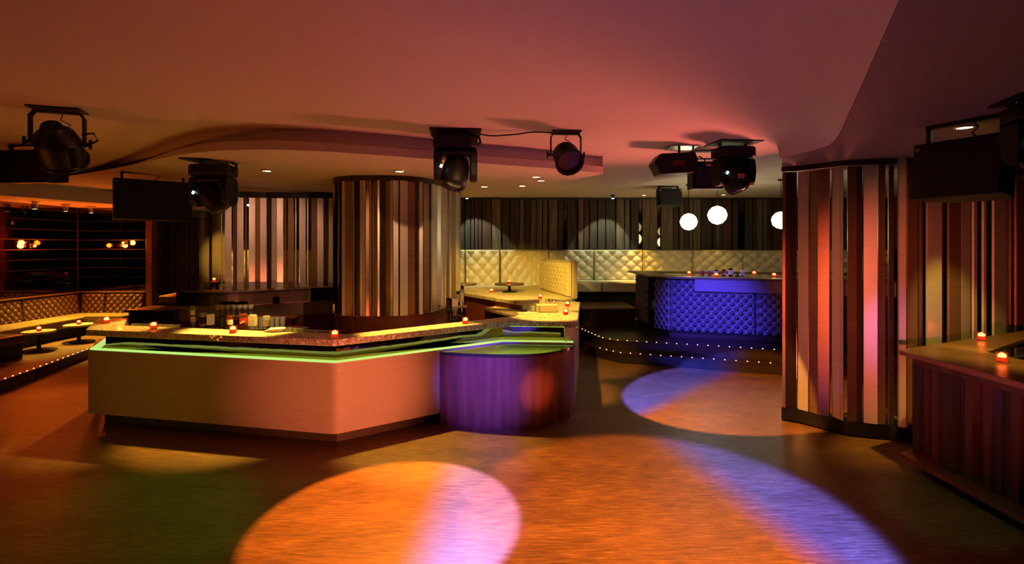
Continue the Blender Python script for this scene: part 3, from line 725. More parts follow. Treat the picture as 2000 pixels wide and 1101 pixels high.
for a, b, m, d in ((115, 148, 'barplank', 0.06), (150, 174, 'darkwood', 0.03), (177, 205, 'steel', 0.0), (207, 236, 'darkwood', 0.06), (237, 270, 'barplank2', 0.04), (272, 335, 'barplank', 0.09), (338, 372, 'barplank2', 0.05), (375, 411, 'darkwood', 0.08), (413, 451, 'steel', 0.0), (453, 490, 'darkwood', 0.07), (492, 531, 'barplank2', 0.05), (535, 575, 'barplank', 0.04), (577, 620, 'darkwood', 0.06), (625, 680, 'barplank2', 0.04), (700, 760, 'barplank', 0.06)):
    k0, k1 = (zb(a)-1000)/F, (zb(b)-1000)/F
    z0, z1 = 3.66/k0, 3.66/k1
    MB().box((3.705-d/2, (z0+z1)/2, 0.55), (0.03+d, abs(z0-z1)-0.004, 0.81)).build('front_plank', m, rb)
MB().prism([(4.3, 1.8), (4.3, 4.4), (5.6, 5.2), (6.3, 5.4), (6.3, 1.8)], 0.78, 0.80).build('inner_shelf', 'darkwood', rb)
MB().box((4.9, 4.6, 0.815), (0.5, 0.3, 0.02), 0.55).build('bar_mat', 'redlens', rb)
candle(H(1917, 664, TOP), 'red glass candle on the far arm of the right-hand bar')
candle(H(1957, 707, TOP), 'red glass candle nearest the viewer, on the right-hand bar')
for k in range(5):
    glass(tumbler0, (4.42+0.09*k, 4.46+0.05*k, 0.80), ORD[k]+' clear tumbler from the left in the well of the right-hand bar', 'tumblers in the well of the right-hand bar')

# ================================================================= GLASSES, BOTTLES AND CANDLES ON THE ISLAND BAR
for px, py, lb in ((208, 631, 'red glass candle on the left end of the island bar counter'),
                   (300, 642, 'second red glass candle from the left on the island bar'),
                   (455, 650, 'red glass candle in front of the row of upturned bottles'),
                   (654, 659.5, 'red glass candle at the front corner of the island bar'),
                   (909, 632, 'red glass candle on the counter right of the slatted column'),
                   (1105, 614, 'nearer of two red glass candles at the right end of the island bar'),
                   (1108, 598, 'farther of two red glass candles at the right end of the island bar'),
                   (1055, 583, 'red glass candle midway along the rear arm of the island bar'),
                   (960, 571, 'farthest small red glass candle on the rear arm of the island bar')):
    candle(H(px, py, TOP), lb)
rail = thing('bottle_rail', 'low steel rail holding a row of upturned bottles behind the island bar', 'rack', (-3.2, 6.35, 0.87), world=True)
bspots = []
for px in (375, 394, 409.5, 432, 447, 474, 492, 519): bspots.append(px)
A0 = Vector((-3.98, 6.37)); A1 = Vector((-2.98, 6.17))
MB().box(((A0.x+A1.x)/2, (A0.y+A1.y)/2+0.02, 0.90), (1.2, 0.14, 0.03), math.atan2(A1.y-A0.y, A1.x-A0.x)).build('tray', 'steel', rail)
MB().tube([(A0.x-0.1, A0.y-0.05, 1.0), (A1.x+0.1, A1.y-0.05, 1.0)], 0.006).build('bar_rod', 'chrome', rail)
for q in (A0, A1): MB().tube([(q.x, q.y-0.05, 0.87), (q.x, q.y-0.05, 1.0)], 0.006).build('support', 'chrome', rail)
specs = [(0.030, 0.335, 'bottleclear', 'paper', 'tall slim clear bottle upside down, leftmost of the bar row', False, (0.25, 0.9)),
         (0.038, 0.255, 'bottleclear', 'darkpaper', 'clear bottle with dark label, second in the upturned bar row', False, (0.3, 0.8)),
         (0.034, 0.255, 'bottlegreen', 'paper', 'square green bottle with tall pale label in the upturned bar row', True, (0.08, 0.9)),
         (0.038, 0.235, 'bottledark', 'darkpaper', 'dark bottle with black label in the upturned bar row', False, (0.15, 0.85)),
         (0.036, 0.235, 'bottleamber', 'paper', 'amber bottle with small pale label, fifth in the upturned bar row', False, (0.35, 0.75)),
         (0.036, 0.255, 'bottleamber', 'redpaper', 'square amber bottle with slanted red label in the upturned bar row', True, (0.3, 0.7)),
         (0.042, 0.250, 'bottleclear', 'paper', 'wide bottle with large white label in the upturned bar row', True, (0.1, 0.85)),
         (0.040, 0.240, 'bottleclear', 'paper', 'clear bottle with half-width label, rightmost of the upturned bar row', False, (0.3, 0.8))]
for px, (r, h, m, lm, lb, sq, bd) in zip(bspots, specs):
    k = (px-1000)/F; d = A1-A0; t = (k*A0.y-A0.x)/(d.x-k*d.y); p = A0+d*t
    bottle((p.x, p.y+0.02, 0.915), r, h, m, lm, lb, 'upturned bottles behind the island bar', True, sq, 0.36, bd)
# stacked glasses behind the bottles
for r_ in range(3):
    for k in range(6):
        p = V(500+k*10.5, 620, 6.75+0.09*r_)
        glass(tall0, (p.x, p.y, 0.90), ORD[k]+' clear highball from the left, '+['front', 'middle', 'rear'][r_]+' row of the glass block right of the bottles', 'highball glasses stacked on the back shelf')
for k in range(7):
    p = V(424+k*11, 600, 7.14)
    glass(wine0, (p.x, p.y, 1.02), ORD[k]+' wine glass from the left on the tier behind the upturned bottles', 'wine glasses behind the bottle row')
MB_sh = tag(MB().prism([(-3.95, 6.9), (-2.75, 6.62), (-2.75, 6.98), (-3.95, 7.26)], 0.86, 0.899).build('glass_shelf', 'redwood', bevel=0.004), 'low wooden shelf carrying stacked glasses inside the island bar', 'shelf')
MB().prism([(-4.02, 7.08), (-2.98, 7.05), (-2.98, 7.22), (-4.02, 7.26)], 0.999, 1.019).build('upper_tier', 'redwood', MB_sh)
for q in ((-3.95, 7.2), (-3.05, 7.16)): MB().box((q[0], q[1], 0.95), (0.03, 0.1, 0.1)).build('tier_support', 'redwood', MB_sh)
MB().box((-3.4, 6.93, 0.43), (1.1, 0.3, 0.855), -0.23).build('shelf_base', 'darkpad', MB_sh)
# rows of tumblers drying along the inner edge of the counter
for k in range(8):
    q = H(246+k*12, 637.5+k*0.4, TOP); glass(tumbler0, (q.x, q.y+0.14, 0.985), ORD[k]+' tumbler from the left in the row near the bar\'s left end', 'row of tumblers near the left end of the bar')
for k in range(8):
    q = H(553+k*12, 646+k*1.0, TOP); glass(tumbler0, (q.x, q.y+0.13, 0.985), ORD[k]+' tumbler from the left in the row left of the bar corner', 'row of tumblers left of the bar corner')
for (ax, ay, bx, by, lb) in ((-4.62, 6.32, -3.95, 6.18, 'left drying mat'), (-2.75, 5.97, -2.1, 5.82, 'right drying mat')):
    a_ = Vector((ax, ay)); b_ = Vector((bx, by)); c_ = (a_+b_)/2
    tag(MB().box((c_.x, c_.y+0.04, 0.977), (0.85, 0.16, 0.012), math.atan2(by-ay, bx-ax)).build('bar_mat', 'black', bevel=0.003),
        'thin black mat under the tumblers at the left end of the bar' if ax < -4 else 'thin black mat under the tumblers left of the bar corner', 'mat')
    s_ = MB().box((c_.x, c_.y+0.04, 0.92), (0.85, 0.16, 0.10), math.atan2(by-ay, bx-ax)).build('mat_riser', 'steel', bar)
# folded napkins
nk = thing('napkin_stack', 'fanned stack of white paper napkins on the front of the island bar', 'napkins', H(536, 648, TOP), world=True)
q = H(536, 648, TOP)
for k in range(6):
    MB().box((q.x+0.008*k-0.02, q.y+0.05-0.004*k, TOP+0.004+0.006*k), (0.20-0.01*k, 0.13, 0.005), -0.2+0.12*k).build('napkin', 'napkin', nk)
# caddy at the right end of the bar
cd = thing('bar_caddy', 'clear bar caddy with glowing straws and cups near the right end of the island bar', 'caddy', (0.15, 7.2, TOP), world=True)
cx, cy = H(1068, 609, TOP)[:2]
MB().box((cx, cy, TOP+0.055), (0.30, 0.16, 0.11)).build('tub', 'frosted', cd, bevel=0.01)
MB().box((cx, cy, TOP+0.045), (0.27, 0.13, 0.07)).build('tub_filling', 'napkin', cd, bevel=0.01)
for k in range(7):
    a = k*0.9; MB().tube([(cx-0.10+0.03*k, cy, TOP+0.08), (cx-0.12+0.036*k+0.03*math.cos(a), cy+0.02*math.sin(a), TOP+0.19)], 0.006, 6).build('straw', 'paper', cd)
for k in range(4):
    q = H(1026+k*9, 605+k*2.2, TOP)
    glass(tumbler0, (q.x-0.02, q.y+0.05, TOP), ORD[k]+' clear tumbler from the left beside the bar caddy', 'tumblers beside the bar caddy')
tag(MB().box(tuple(H(1032, 612, TOP)+Vector((0, 0, 0.006))), (0.30, 0.12, 0.01), 0.2).build('menu_card', 'paper'), 'white card lying flat on the counter beside the caddy', 'card')
# upturned bottles hung beside the column
op = thing('bottle_bracket', 'steel bracket holding upturned bottles on the right side of the slatted column', 'rack', (-0.85, 7.0, 1.0), world=True)
MB().box((-0.80, 7.02, 1.17), (0.36, 0.03, 0.03), 0.1).build('arm', 'steel', op)
MB().tube([(-0.98, 7.05, 1.17), (-1.04, 7.15, 1.17)], 0.012).build('stay', 'steel', op)
for px, py, z, r, h, m, lm, sq, lb in (
        (877, 600, 7.0, 0.040, 0.29, 'bottledark', 'darkpaper', True, 'dark square bottle, leftmost of the cluster beside the column'),
        (889, 598, 6.85, 0.040, 0.30, 'bottleclear', 'paper', True, 'square bottle with white label in the cluster beside the column'),
        (896, 592, 7.12, 0.036, 0.33, 'bottlegreen', 'paper', False, 'tall green-tinged bottle in the cluster beside the column'),
        (902, 592, 7.0, 0.028, 0.35, 'bottleclear', 'paper', False, 'tallest slim clear bottle in the cluster beside the column'),
        (883, 600, 7.2, 0.034, 0.28, 'bottleamber', 'redpaper', False, 'amber bottle at the back of the cluster beside the column')):
    p = V(px, py, z); zb_ = p.z-0.16
    bottle((p.x, p.y, zb_), r, h, m, lm, lb, 'upturned bottles beside the column', True, sq, 0.34, (0.2, 0.7))
    MB().lathe([(0.022, 0), (0.028, 0.0), (0.028, 0.045), (0.022, 0.045)], (p.x, p.y, zb_-0.05), 12).build('optic', 'steel', op, smooth=True)

# ================================================================= REAR BANQUETTES
ZW = 13.2
bq = thing('rear_banquette', 'long cream button-tufted leather banquette under the dark plank wall', 'banquette', (2.6, 12.6, 0.34), world=True)
xs = [0.92, 2.10, 3.36, 4.63, 5.92, 7.2, 8.5, 9.8]
for a, b in zip(xs[:-1], xs[1:]):
    tuft(bq, (a+0.004, ZW), (b-0.004, ZW), 1.12, 1.895, 0.30, 0.30, 0.05, 'cream')
for a, b in ((1.35, 2.11), (2.12, 3.6), (3.61, 5.2), (5.21, 7.0), (7.01, 9.0)):
    MB().box(((a+b)/2, 12.62, 1.02), (b-a-0.006, 1.1, 0.23)).build('seat_cushion', 'cream', bq, bevel=0.035, seg=3)
MB().box((5.6, 12.7, 0.62), (8.4, 0.9, 0.56)).build('base', 'darkpad', bq)
bo = thing('tufted_booth', 'raised cream tufted booth with short end wing behind the island bar', 'booth', (-0.4, 11.8, 0.34), world=True)
for a, b in ((-7.2, -6.0), (-6.0, -4.8), (-4.8, -3.6), (-3.6, -2.4), (-2.4, -1.21), (-1.2, -0.31), (-0.3, 0.94)):
    tuft(bo, (a+0.004, ZW-0.05), (b-0.004, ZW-0.05), 0.92, 1.90, 0.26, 0.30, 0.055, 'cream')
tuft(bo, (0.72, 11.9), (1.16, 10.02), 1.0, 1.68, 0.19, 0.19, 0.03, 'cream', name='wing_panel')
MB().prism([(0.74, 11.9), (1.18, 10.0), (1.29, 10.02), (0.86, 11.95)], 0.96, 1.70).build('wing', 'cream', bo, bevel=0.02)
MB().prism([(1.06, 9.3), (1.27, 10.3), (0.86, 13.1), (-7.2, 13.1), (-7.2, 12.3), (-1.6, 12.2)], 0.88, 1.0).build('seat', 'cream', bo, bevel=0.03)
MB().prism([(1.04, 9.34), (1.24, 10.3), (0.8, 13.1), (-7.2, 13.1), (-7.2, 12.34), (-1.6, 12.26)], 0.34, 0.879).build('base', 'darkpad', bo)
bx = thing('booth_step', 'low dark wooden step box in front of the rear banquette', 'step', (2.1, 11.1, 0.34), world=True)
MB().prism([(1.5, 10.7), (2.58, 10.75), (2.58, 11.9), (1.5, 11.9)], 0.34, 0.66).build('body', 'darkwood', bx)
MB().prism([(1.46, 10.66), (2.60, 10.71), (2.60, 11.9), (1.46, 11.9)], 0.661, 0.70).build('tread', 'floor', bx, bevel=0.004)
def pedestal_table(loc, r, h, label, group, topm='woodtop', base_r=None):
    t = thing('round_table', label, 'table', loc, group=group)
    MB().lathe([(0, h-0.035), (r*0.96, h-0.035), (r, h-0.028), (r, h-0.004), (r*0.99, h), (0, h)], n=36).build('table_top', topm, t, smooth=True)
    MB().lathe([(0.0, 0.02), (0.032, 0.02), (0.032, h-0.06), (0.07, h-0.036), (0.0, h-0.036)], n=16).build('pedestal', 'blackmetal', t, smooth=True)
    br = base_r or r*1.1
    MB().lathe([(0, 0), (br, 0), (br, 0.01), (br*0.97, 0.017), (0.06, 0.032), (0, 0.032)], n=36).build('base_plate', 'blackmetal', t, smooth=True)
    return t
p = V(995, 555, 11.1); pedestal_table((p.x, p.y, 1.0), 0.32, p.z-1.0+0.02, 'round dark table standing in the cream booth right of the column', 'booth tables', base_r=0.16); booth_h = p.z+0.02
candle((p.x, p.y, booth_h), 'small candle on the round table in the cream booth')
p2 = V(903, 555, 11.3); pedestal_table((p2.x, p2.y, 1.0), 0.32, p2.z-1.0+0.02, 'round table in the cream booth half hidden by the column', 'booth tables', base_r=0.16)
p3 = V(424, 549, 10.9); pedestal_table((p3.x, p3.y, 0.34), 0.24, p3.z-0.34, 'tall round dark table by the beige alcove wall', 'booth tables', base_r=0.2)
candle((p3.x-0.04, p3.y-0.04, p3.z), 'red candle on the tall table by the beige alcove wall')
glass(tall0, (p3.x+0.07, p3.y, p3.z), 'clear glass beside the candle on the tall alcove table', 'glasses on the tall alcove table')
glass(tall0, (p3.x+0.13, p3.y-0.05, p3.z), 'clear glass at the edge of the tall alcove table', 'glasses on the tall alcove table')

# ================================================================= REAR (VIOLET) BAR
vb = thing('rear_bar', 'rear bar with blue-lit deep-buttoned grey leather front on the raised platform', 'bar', (4.0, 9.8, 0.34), world=True)
F0 = Vector((2.94, 9.49)); F1 = Vector((4.66, 8.88)); FD = (F1-F0); FL = FD.length; FD.normalize(); FN = Vector((FD.y, -FD.x))
def dimple_panel(a, b, h0, h1, name, individual, first=[None]):
    a = Vector(a); b = Vector(b); d = b-a; L = d.length; d.normalize(); n_ = Vector((d.y, -d.x))
    sx, sy = 0.146, 0.150; nc = max(1, round(L/sx)); sx = L/nc; nr = round((h1-h0)/sy); sy = (h1-h0)/nr
    def fn(u, v):
        s_, t_ = u*L/sx, v*(h1-h0)/sy
        best = 9
        for (ou, ov) in ((0.5, 0.25), (0.0, 0.75)):
            du = (s_-ou)-round(s_-ou); dv = (t_-ov)-round(t_-ov)
            best = min(best, math.hypot(du*sx, dv*sy))
        k = math.exp(-(best/0.045)**4)
        e = min(u*L, (1-u)*L, v*(h1-h0), (1-v)*(h1-h0)); f = math.sqrt(max(0, 1-(1-min(1, e/0.02))**2))
        q = a+d*(u*L)+n_*((0.075-0.06*k)*f)
        return (q.x, q.y, h0+v*(h1-h0))
    o = MB().grid(fn, nc*10, nr*10).build(name, 'violetleather', vb, smooth=True)
    o.data.polygons.foreach_set('use_smooth', [True]*len(o.data.polygons))
    rz = math.atan2(d.y, d.x)
    for j in range(2*nr):
        ou = 0.5 if j % 2 == 0 else 0.0; v = (0.25+0.5*j)*sy
        for i in range(nc+1):
            u = (i+ou)*sx
            if u < 0.03 or u > L-0.03: continue
            q = a+d*u+n_*0.017
            if first[0] is None:
                first[0] = MB().lathe([(0.0, 0.016), (0.020, 0.014), (0.034, 0.008), (0.042, 0.0)], n=10, rot=Matrix.Rotation(PI/2, 3, 'X')).build('button', 'button', None, smooth=True); bt = first[0]; bt.parent = o
            else: bt = share(first[0], o)
            off = Vector(vb['_o']); bt.location = Vector((q.x, q.y, h0+v))-off; bt.rotation_euler = (0, 0, rz)
first_b = [None]
pA = F0; pB = F0+FD*(FL*0.775)
dimple_panel(pA, pB, 0.43, 1.385, 'padded_panel', True, first_b)
dimple_panel(F0+FD*(FL*0.79), F0+FD*(FL*1.25), 0.43, 1.385, 'padded_panel', True, first_b)
dimple_panel((2.76, 9.82), (2.935, 9.495), 0.43, 1.385, 'padded_panel', True, first_b)
dimple_panel((2.75, 11.15), (2.75, 10.34), 0.43, 1.385, 'padded_panel', True, first_b)
P3 = F0+FD*(FL*1.9)
MB().prism([tuple(F0-FN*0.002), tuple(P3), (P3.x+0.2, 11.2), (2.755, 11.2), (2.755, 10.36), (3.1, 10.36), (3.1, 9.9), (2.77, 9.84)], 0.36, 0.75).build('body_lower', 'darkpad', vb)
MB().prism([tuple(F0-FN*0.002), tuple(P3), tuple(P3-FN*0.35), tuple(F0-FN*0.35+FD*0.1), (3.1, 9.9), (2.77, 9.84)], 0.752, 1.389).build('body_front', 'darkpad', vb)
MB().prism([(2.756, 10.36), (3.1, 10.36), (3.1, 11.2), (2.756, 11.2)], 0.752, 1.389).build('body_side', 'darkpad', vb)
MB().box((2.93, 10.10, 0.765), (0.34, 0.46, 0.022)).build('niche_shelf', 'redwood', vb)
MB().box((3.07, 10.10, 1.08), (0.02, 0.46, 0.6)).build('niche_back', 'redlens', vb)
for k in range(4):
    glass(tall0, (2.80+0.075*(k % 2), 9.95+0.09*k, 0.777), ORD[k]+' glass from the front in the niche at the rear bar\'s end', 'glasses in the rear bar niche')
MB().prism([tuple(F0+FD*0.42+FN*0.07), tuple(P3+FN*0.07), tuple(P3+FN*0.13), tuple(F0+FD*0.42+FN*0.13)], 1.18, 1.395).build('apron', 'violetleather', vb, bevel=0.006)
tq = [F0+FN*0.14-FD*0.06, P3+FN*0.14, P3-FN*0.32, F0-FN*0.32+FD*0.2]
MB().prism([tuple(tq[0]), tuple(tq[1]), tuple(tq[2]), tuple(tq[3]), (3.12, 10.05), (3.12, 11.3), (7.2, 10.4), (7.3, 10.75), (2.66, 11.75), (2.66, 9.82)], 1.396, 1.432).build('top', 'woodtop', vb, bevel=0.004)
wall_chain([(2.9, 9.43), tuple(P3+FN*0.02)], 0.1, 0.342, 0.40).build('plinth', 'darkwood', vb)
for px, py, lb in ((1346, 531.5, 'red candle on the rear bar, left of the bottles'), (1399, 541, 'red candle on the front edge of the rear bar below the bottles'),
                   (1473, 531.5, 'red candle on the rear bar, right of the bottles'), (1512, 543, 'red candle on the rear bar next to the curved slat screen')):
    zz = 9.95 if py < 535 else 9.3
    q = V(px, py, zz); candle((q.x, q.y, 1.432), lb)
rr = thing('rear_bottle_rail', 'wooden rail carrying bottles inside the rear bar', 'rack', (3.9, 9.75, 1.30), world=True)
MB().box((4.05, 9.72, 1.31), (1.1, 0.16, 0.03), -0.34).build('shelf', 'darkwood', rr)
for q in (3.65, 4.4): MB().box((q, 9.72-(q-4.05)*0.35, 0.82), (0.05, 0.1, 0.95)).build('support', 'darkwood', rr)
for px, y0, h, r, m, lm, sq, inv, lb in (
        (1372, 0, 0.21, 0.034, 'bottleclear', 'redpaper', False, True, 'first upturned bottle with pinkish label on the rear bar'),
        (1385.5, 0, 0.20, 0.034, 'bottleclear', 'redpaper', False, True, 'second upturned bottle with pinkish label on the rear bar'),
        (1398.5, 0, 0.215, 0.034, 'bottlegreen', 'paper', True, True, 'square green bottle with tall white label on the rear bar'),
        (1413.5, 0, 0.225, 0.036, 'bottleamber', 'redpaper', False, True, 'orange-amber bottle with red slanted label on the rear bar'),
        (1427, 0, 0.245, 0.038, 'bottledark', 'paper', False, True, 'dark bottle with two white bands on the rear bar'),
        (1440.5, 0, 0.17, 0.044, 'bottledark', 'darkpaper', True, False, 'short square black bottle standing upright on the rear bar'),
        (1450, 0, 0.25, 0.032, 'bottleclear', 'paper', False, True, 'tall slim frosted bottle, rightmost on the rear bar')):
    k = (px-1000)/F; zz = 9.72
    for _ in range(4): zz = 9.72-(k*zz-4.05)*0.35
    bottle((k*zz, zz, 1.33), r, h, m, lm, lb, 'bottles on the rear bar', inv, sq, 0.36, (0.2, 0.75))

# globes over the rear bar
def globe(px, py, z, r, ceil, label):
    c = V(px, py, z)
    t = thing('globe_pendant', label, 'lamp', (c.x, c.y, c.z), group='globe pendants over the rear bar')
    bm = bmesh.new(); bmesh.ops.create_icosphere(bm, subdivisions=2, radius=r); me = bpy.data.meshes.new('globe'); bm.to_mesh(me); bm.free(); me.materials.append(M['globe'])
    o = bpy.data.objects.new('globe', me); COL.objects.link(o); o.parent = t
    MB().tube([(0, 0, r), (0, 0, ceil-c.z)], 0.006, 6).build('cord', 'blackmetal', t)
    MB().lathe([(0.0, ceil-c.z-0.03), (0.05, ceil-c.z-0.03), (0.055, ceil-c.z), (0, ceil-c.z)], n=14).build('ceiling_rose', 'blackmetal', t, smooth=True)
    l = bpy.data.lights.new('globe_bulb', 'POINT'); l.energy = 16; l.color = (1.0, 0.9, 0.5); l.shadow_soft_size = r*1.02
    lo = bpy.data.objects.new('globe_bulb', l); COL.objects.link(lo); lo.parent = t; lo.location = (0, 0, -r-0.19)
globe(1345, 433, 10.4, 0.175, HB, 'left of the three glowing faceted globe pendants over the rear bar')
globe(1401, 420, 10.0, 0.185, HB, 'middle, highest glowing faceted globe pendant over the rear bar')
globe(1525, 430, 9.6, 0.165, HB, 'right glowing globe pendant partly hidden by the curved slat screen')

# ================================================================= LEFT LOUNGE
lb_ = thing('lounge_banquette', 'low brown button-tufted corner banquette with tan seat in the mirrored lounge', 'banquette', (-9.0, 9.5, 0.15), world=True)
for a, b in ((6.0, 7.0), (7.0, 8.0), (8.0, 8.95), (8.95, 9.9), (9.9, 11.2)):
    tuft(lb_, (-9.55, a+0.004), (-9.55, b-0.004), 0.52, 0.97, 0.135, 0.15, 0.035, 'brownleather', base=0.1, lean=0.05, res=8)
for a, b in ((-9.45, -8.92), (-8.92, -8.08)):
    tuft(lb_, (a+0.004, 11.3), (b-0.004, 11.3), 0.52, 0.97, 0.135, 0.15, 0.035, 'brownleather', base=0.1, lean=0.05, res=8)
MB().box((-9.52, 8.6, 0.985), (0.12, 5.4, 0.03)).build('back_cap', 'brownleather', lb_, bevel=0.01)
MB().box((-8.8, 11.28, 0.985), (1.5, 0.10, 0.03)).build('back_cap', 'brownleather', lb_, bevel=0.01)
for a, b in ((6.0, 7.4), (7.4, 8.65), (8.65, 9.6), (9.6, 10.6)):
    MB().box((-9.14, (a+b)/2, 0.45), (0.62, b-a-0.008, 0.18)).build('seat_cushion', 'seatleather', lb_, bevel=0.03, seg=3)
MB().prism([(-9.45, 10.61), (-8.83, 10.61), (-8.83, 10.62), (-8.08, 10.62), (-8.08, 11.22), (-9.45, 11.22)], 0.36, 0.54).build('seat_cushion', 'seatleather', lb_, bevel=0.03, seg=3)
MB().prism([(-9.5, 6.0), (-8.92, 6.0), (-8.92, 10.7), (-8.1, 10.7), (-8.1, 11.25), (-9.5, 11.25)], 0.15, 0.359).build('base', 'darkpad', lb_)
ot = thing('ottoman', 'dark brown leather ottoman at the left edge in front of the lounge banquette', 'ottoman', (-8.4, 8.1, 0.15), world=True)
MB().box((-8.42, 8.1, 0.47), (0.72, 0.8, 0.14)).build('cushion', 'brownleather', ot, bevel=0.03, seg=3)
MB().box((-8.42, 8.1, 0.275), (0.66, 0.74, 0.25)).build('base', 'darkpad', ot, bevel=0.01)
for (bx_, by_, lb, cl) in ((76, 684, 'round low lounge table nearer the left edge, with a candle', 'red candle on the nearer low lounge table'), (154, 668, 'round low lounge table beside the left end of the island bar', 'red candle on the low lounge table beside the bar end')):
    q = H(bx_, by_, 0.15); pedestal_table((q.x, q.y, 0.15), 0.235, 0.345, lb, 'low lounge tables', topm='terrazzo', base_r=0.25)
    candle((q.x, q.y, 0.495), cl)
# curtain and rod
cu = thing('curtain', 'dark velvet curtain hanging in folds beside the mirrored lounge', 'curtain', (-7.9, 11.9, 0.34), world=True)
def cfn(u, v): return (-8.35+u*1.05, 11.95+0.05*math.sin(u*2*PI*9)+0.02*math.sin(u*41), 0.05+v*2.62)
MB().grid(cfn, 140, 6).build('cloth', 'curtain', cu, smooth=True)
MB().tube([(-8.4, 11.95, 2.69), (-7.2, 11.95, 2.69)], 0.016).build('rod', 'steel', cu)
for k in range(10): MB().lathe([(0.022, -0.004), (0.026, 0), (0.022, 0.004), (0.018, 0)], (-8.3+k*0.11, 11.95, 2.69), 12, Matrix.Rotation(PI/2, 3, 'Y'), closed=True).build('ring', 'steel', cu)
# red lamps on the mirror
for px, py, z, lb in ((63, 480, 10.2, 'glowing red bulb doubled by its reflection on the left mirror wall'), (240, 474, 11.3, 'small glowing red bulb on the rear lounge mirror near the dark curtain')):
    c = V(px, py, z); left = px < 100
    if left: c.x = -9.62; c.y = 9.62*1000/(1000-px); c.z = EYE
    else: c.y = 11.36
    t = thing('wall_lamp', lb, 'lamp', tuple(c), group='red wall lamps in the lounge', world=True)
    dv = Vector((0, 1, 0)) if left else Vector((1, 0, 0)); nv = Vector((1, 0, 0)) if left else Vector((0, -1, 0))
    MB().box(tuple(c-nv*0.02), (0.03 if left else 0.09, 0.09 if left else 0.03, 0.09)).build('back_plate', 'blackmetal', t, bevel=0.006)
    l_ = bpy.data.lights.new('red_bulb', 'POINT'); l_.energy = 45; l_.color = (1.0, 0.12, 0.01); l_.shadow_soft_size = 0.05
    lo_ = bpy.data.objects.new('red_bulb', l_); COL.objects.link(lo_); lo_.location = c+nv*0.14
    for s in (0,):
        q = c+dv*0.07*s+nv*0.05
        MB().lathe([(0, -0.028), (0.02, -0.02), (0.028, 0), (0.02, 0.02), (0, 0.028)], tuple(q), 14).build('bulb', 'redlamp', t, smooth=True)
        MB().tube([tuple(c+dv*0.07*s), tuple(q-nv*0.02)], 0.014, 10).build('socket', 'blackmetal', t)
# chrome ceiling cylinders
for k, (px, z, dy) in enumerate(((68, 9.75, 0), (128, 10.4, 0), (178, 10.9, 0))):
    x_ = (px-1000)/F*z
    t = thing('ceiling_spot', ['left chrome cylinder spotlight on the lounge ceiling', 'middle chrome cylinder spotlight on the lounge ceiling', 'right chrome cylinder spotlight on the lounge ceiling'][k], 'lamp', (x_, z, HL), group='chrome cylinder spots in the lounge')
    MB().lathe([(0.0, 0), (0.085, 0), (0.085, -0.012), (0.05, -0.02), (0.05, -0.15), (0.043, -0.15), (0.043, -0.03), (0, -0.03)], n=18).build('housing', 'chrome', t, smooth=True)
    MB().lathe([(0.0, -0.138), (0.042, -0.138), (0.042, -0.132), (0, -0.132)], n=16).build('lamp_lens', 'lens', t, smooth=True)
    spot('lounge_bulb', (x_, z, HL-0.16), (x_+0.5, z-0.3, 0), 480, YELLOW, 62, 0.6, parent=t)

# ================================================================= DOWNLIGHTS
def downlight(pos, r, label, power, color, deg, target=None, lens='lens', blend=0.5):
    pos = Vector(pos)
    t = thing('downlight', label, 'lamp', tuple(pos), group='recessed ceiling downlights')
    MB().lathe([(r*0.78, -0.001), (r*0.8, -0.008), (r, -0.006), (r*1.04, 0.0)], n=24).build('trim_ring', 'chrome', t, smooth=True)
    MB().lathe([(0, -0.004), (r*0.8, -0.004), (r*0.8, -0.001), (0, -0.001)], n=20).build('lamp_lens', lens, t, smooth=True)
    if power:
        tg = Vector(target) if target else Vector((pos.x, pos.y, 0))
        spot('downlight_bulb', tuple(pos+Vector((0, 0, -0.03))), tg, power, color, deg, blend, radius=0.03)
DL = [  # px, py, ceiling level, label, power, spot angle, aim
    (521, 333, HS, 'downlight over the upturned bottles, left of the slatted column', 1100, 44, (-3.0, 5.85, TOP)),
    (780, 334, HS, 'downlight directly in front of the slatted column', 800, 46, (-1.0, 5.75, TOP)),
    (597, 379.5, HS, 'small downlight above the slatted screen left of the column', 110, 60, None),
    (358, 340, 3.02, 'bright downlight beside the left moving-head light', 1100, 30, (-4.45, 6.2, TOP)),
    (220, 344, HC, 'downlight half hidden by the bracket of the hanging left speaker', 650, 36, (-5.35, 8.5, 1.2)),
    (946, 364, HS, 'brightest downlight right of the slatted column', 200, 60, None),
    (1047, 345, HS, 'nearer of two close downlights on the soffit tip', 500, 36, (0.5, 6.9, TOP)),
    (1056, 352, HS, 'farther of two close downlights on the soffit tip', 420, 36, (0.9, 8.0, TOP)),
    (1020, 362.5, HS, 'small downlight behind the pair on the soffit tip', 900, 52, (0.0, 10.6, 1.0)),
    (908, 386.5, HB, 'small downlight beside the right edge of the column head', 900, 60, (-1.0, 12.4, 1.0)),
    (1258, 381, HB, 'downlight over the rear banquette left of the small black speaker', 300, 50, None),
    (1413, 380, HB, 'downlight above the middle globe pendant', 50, 60, None),
    (1884, 248, HS, 'large bright downlight above the hanging right speaker', 420, 46, (3.8, 4.2, TOP)),
    (1948, 263, HS, 'downlight behind the bracket of the right speaker', 420, 50, (4.8, 5.0, TOP))]
for px, py, h, lb, pw, dg, aim in DL:
    p = H(px, py, h); r = 0.062
    downlight((p.x, p.y, h-0.001), r, lb, pw, YELLOW, dg, aim)
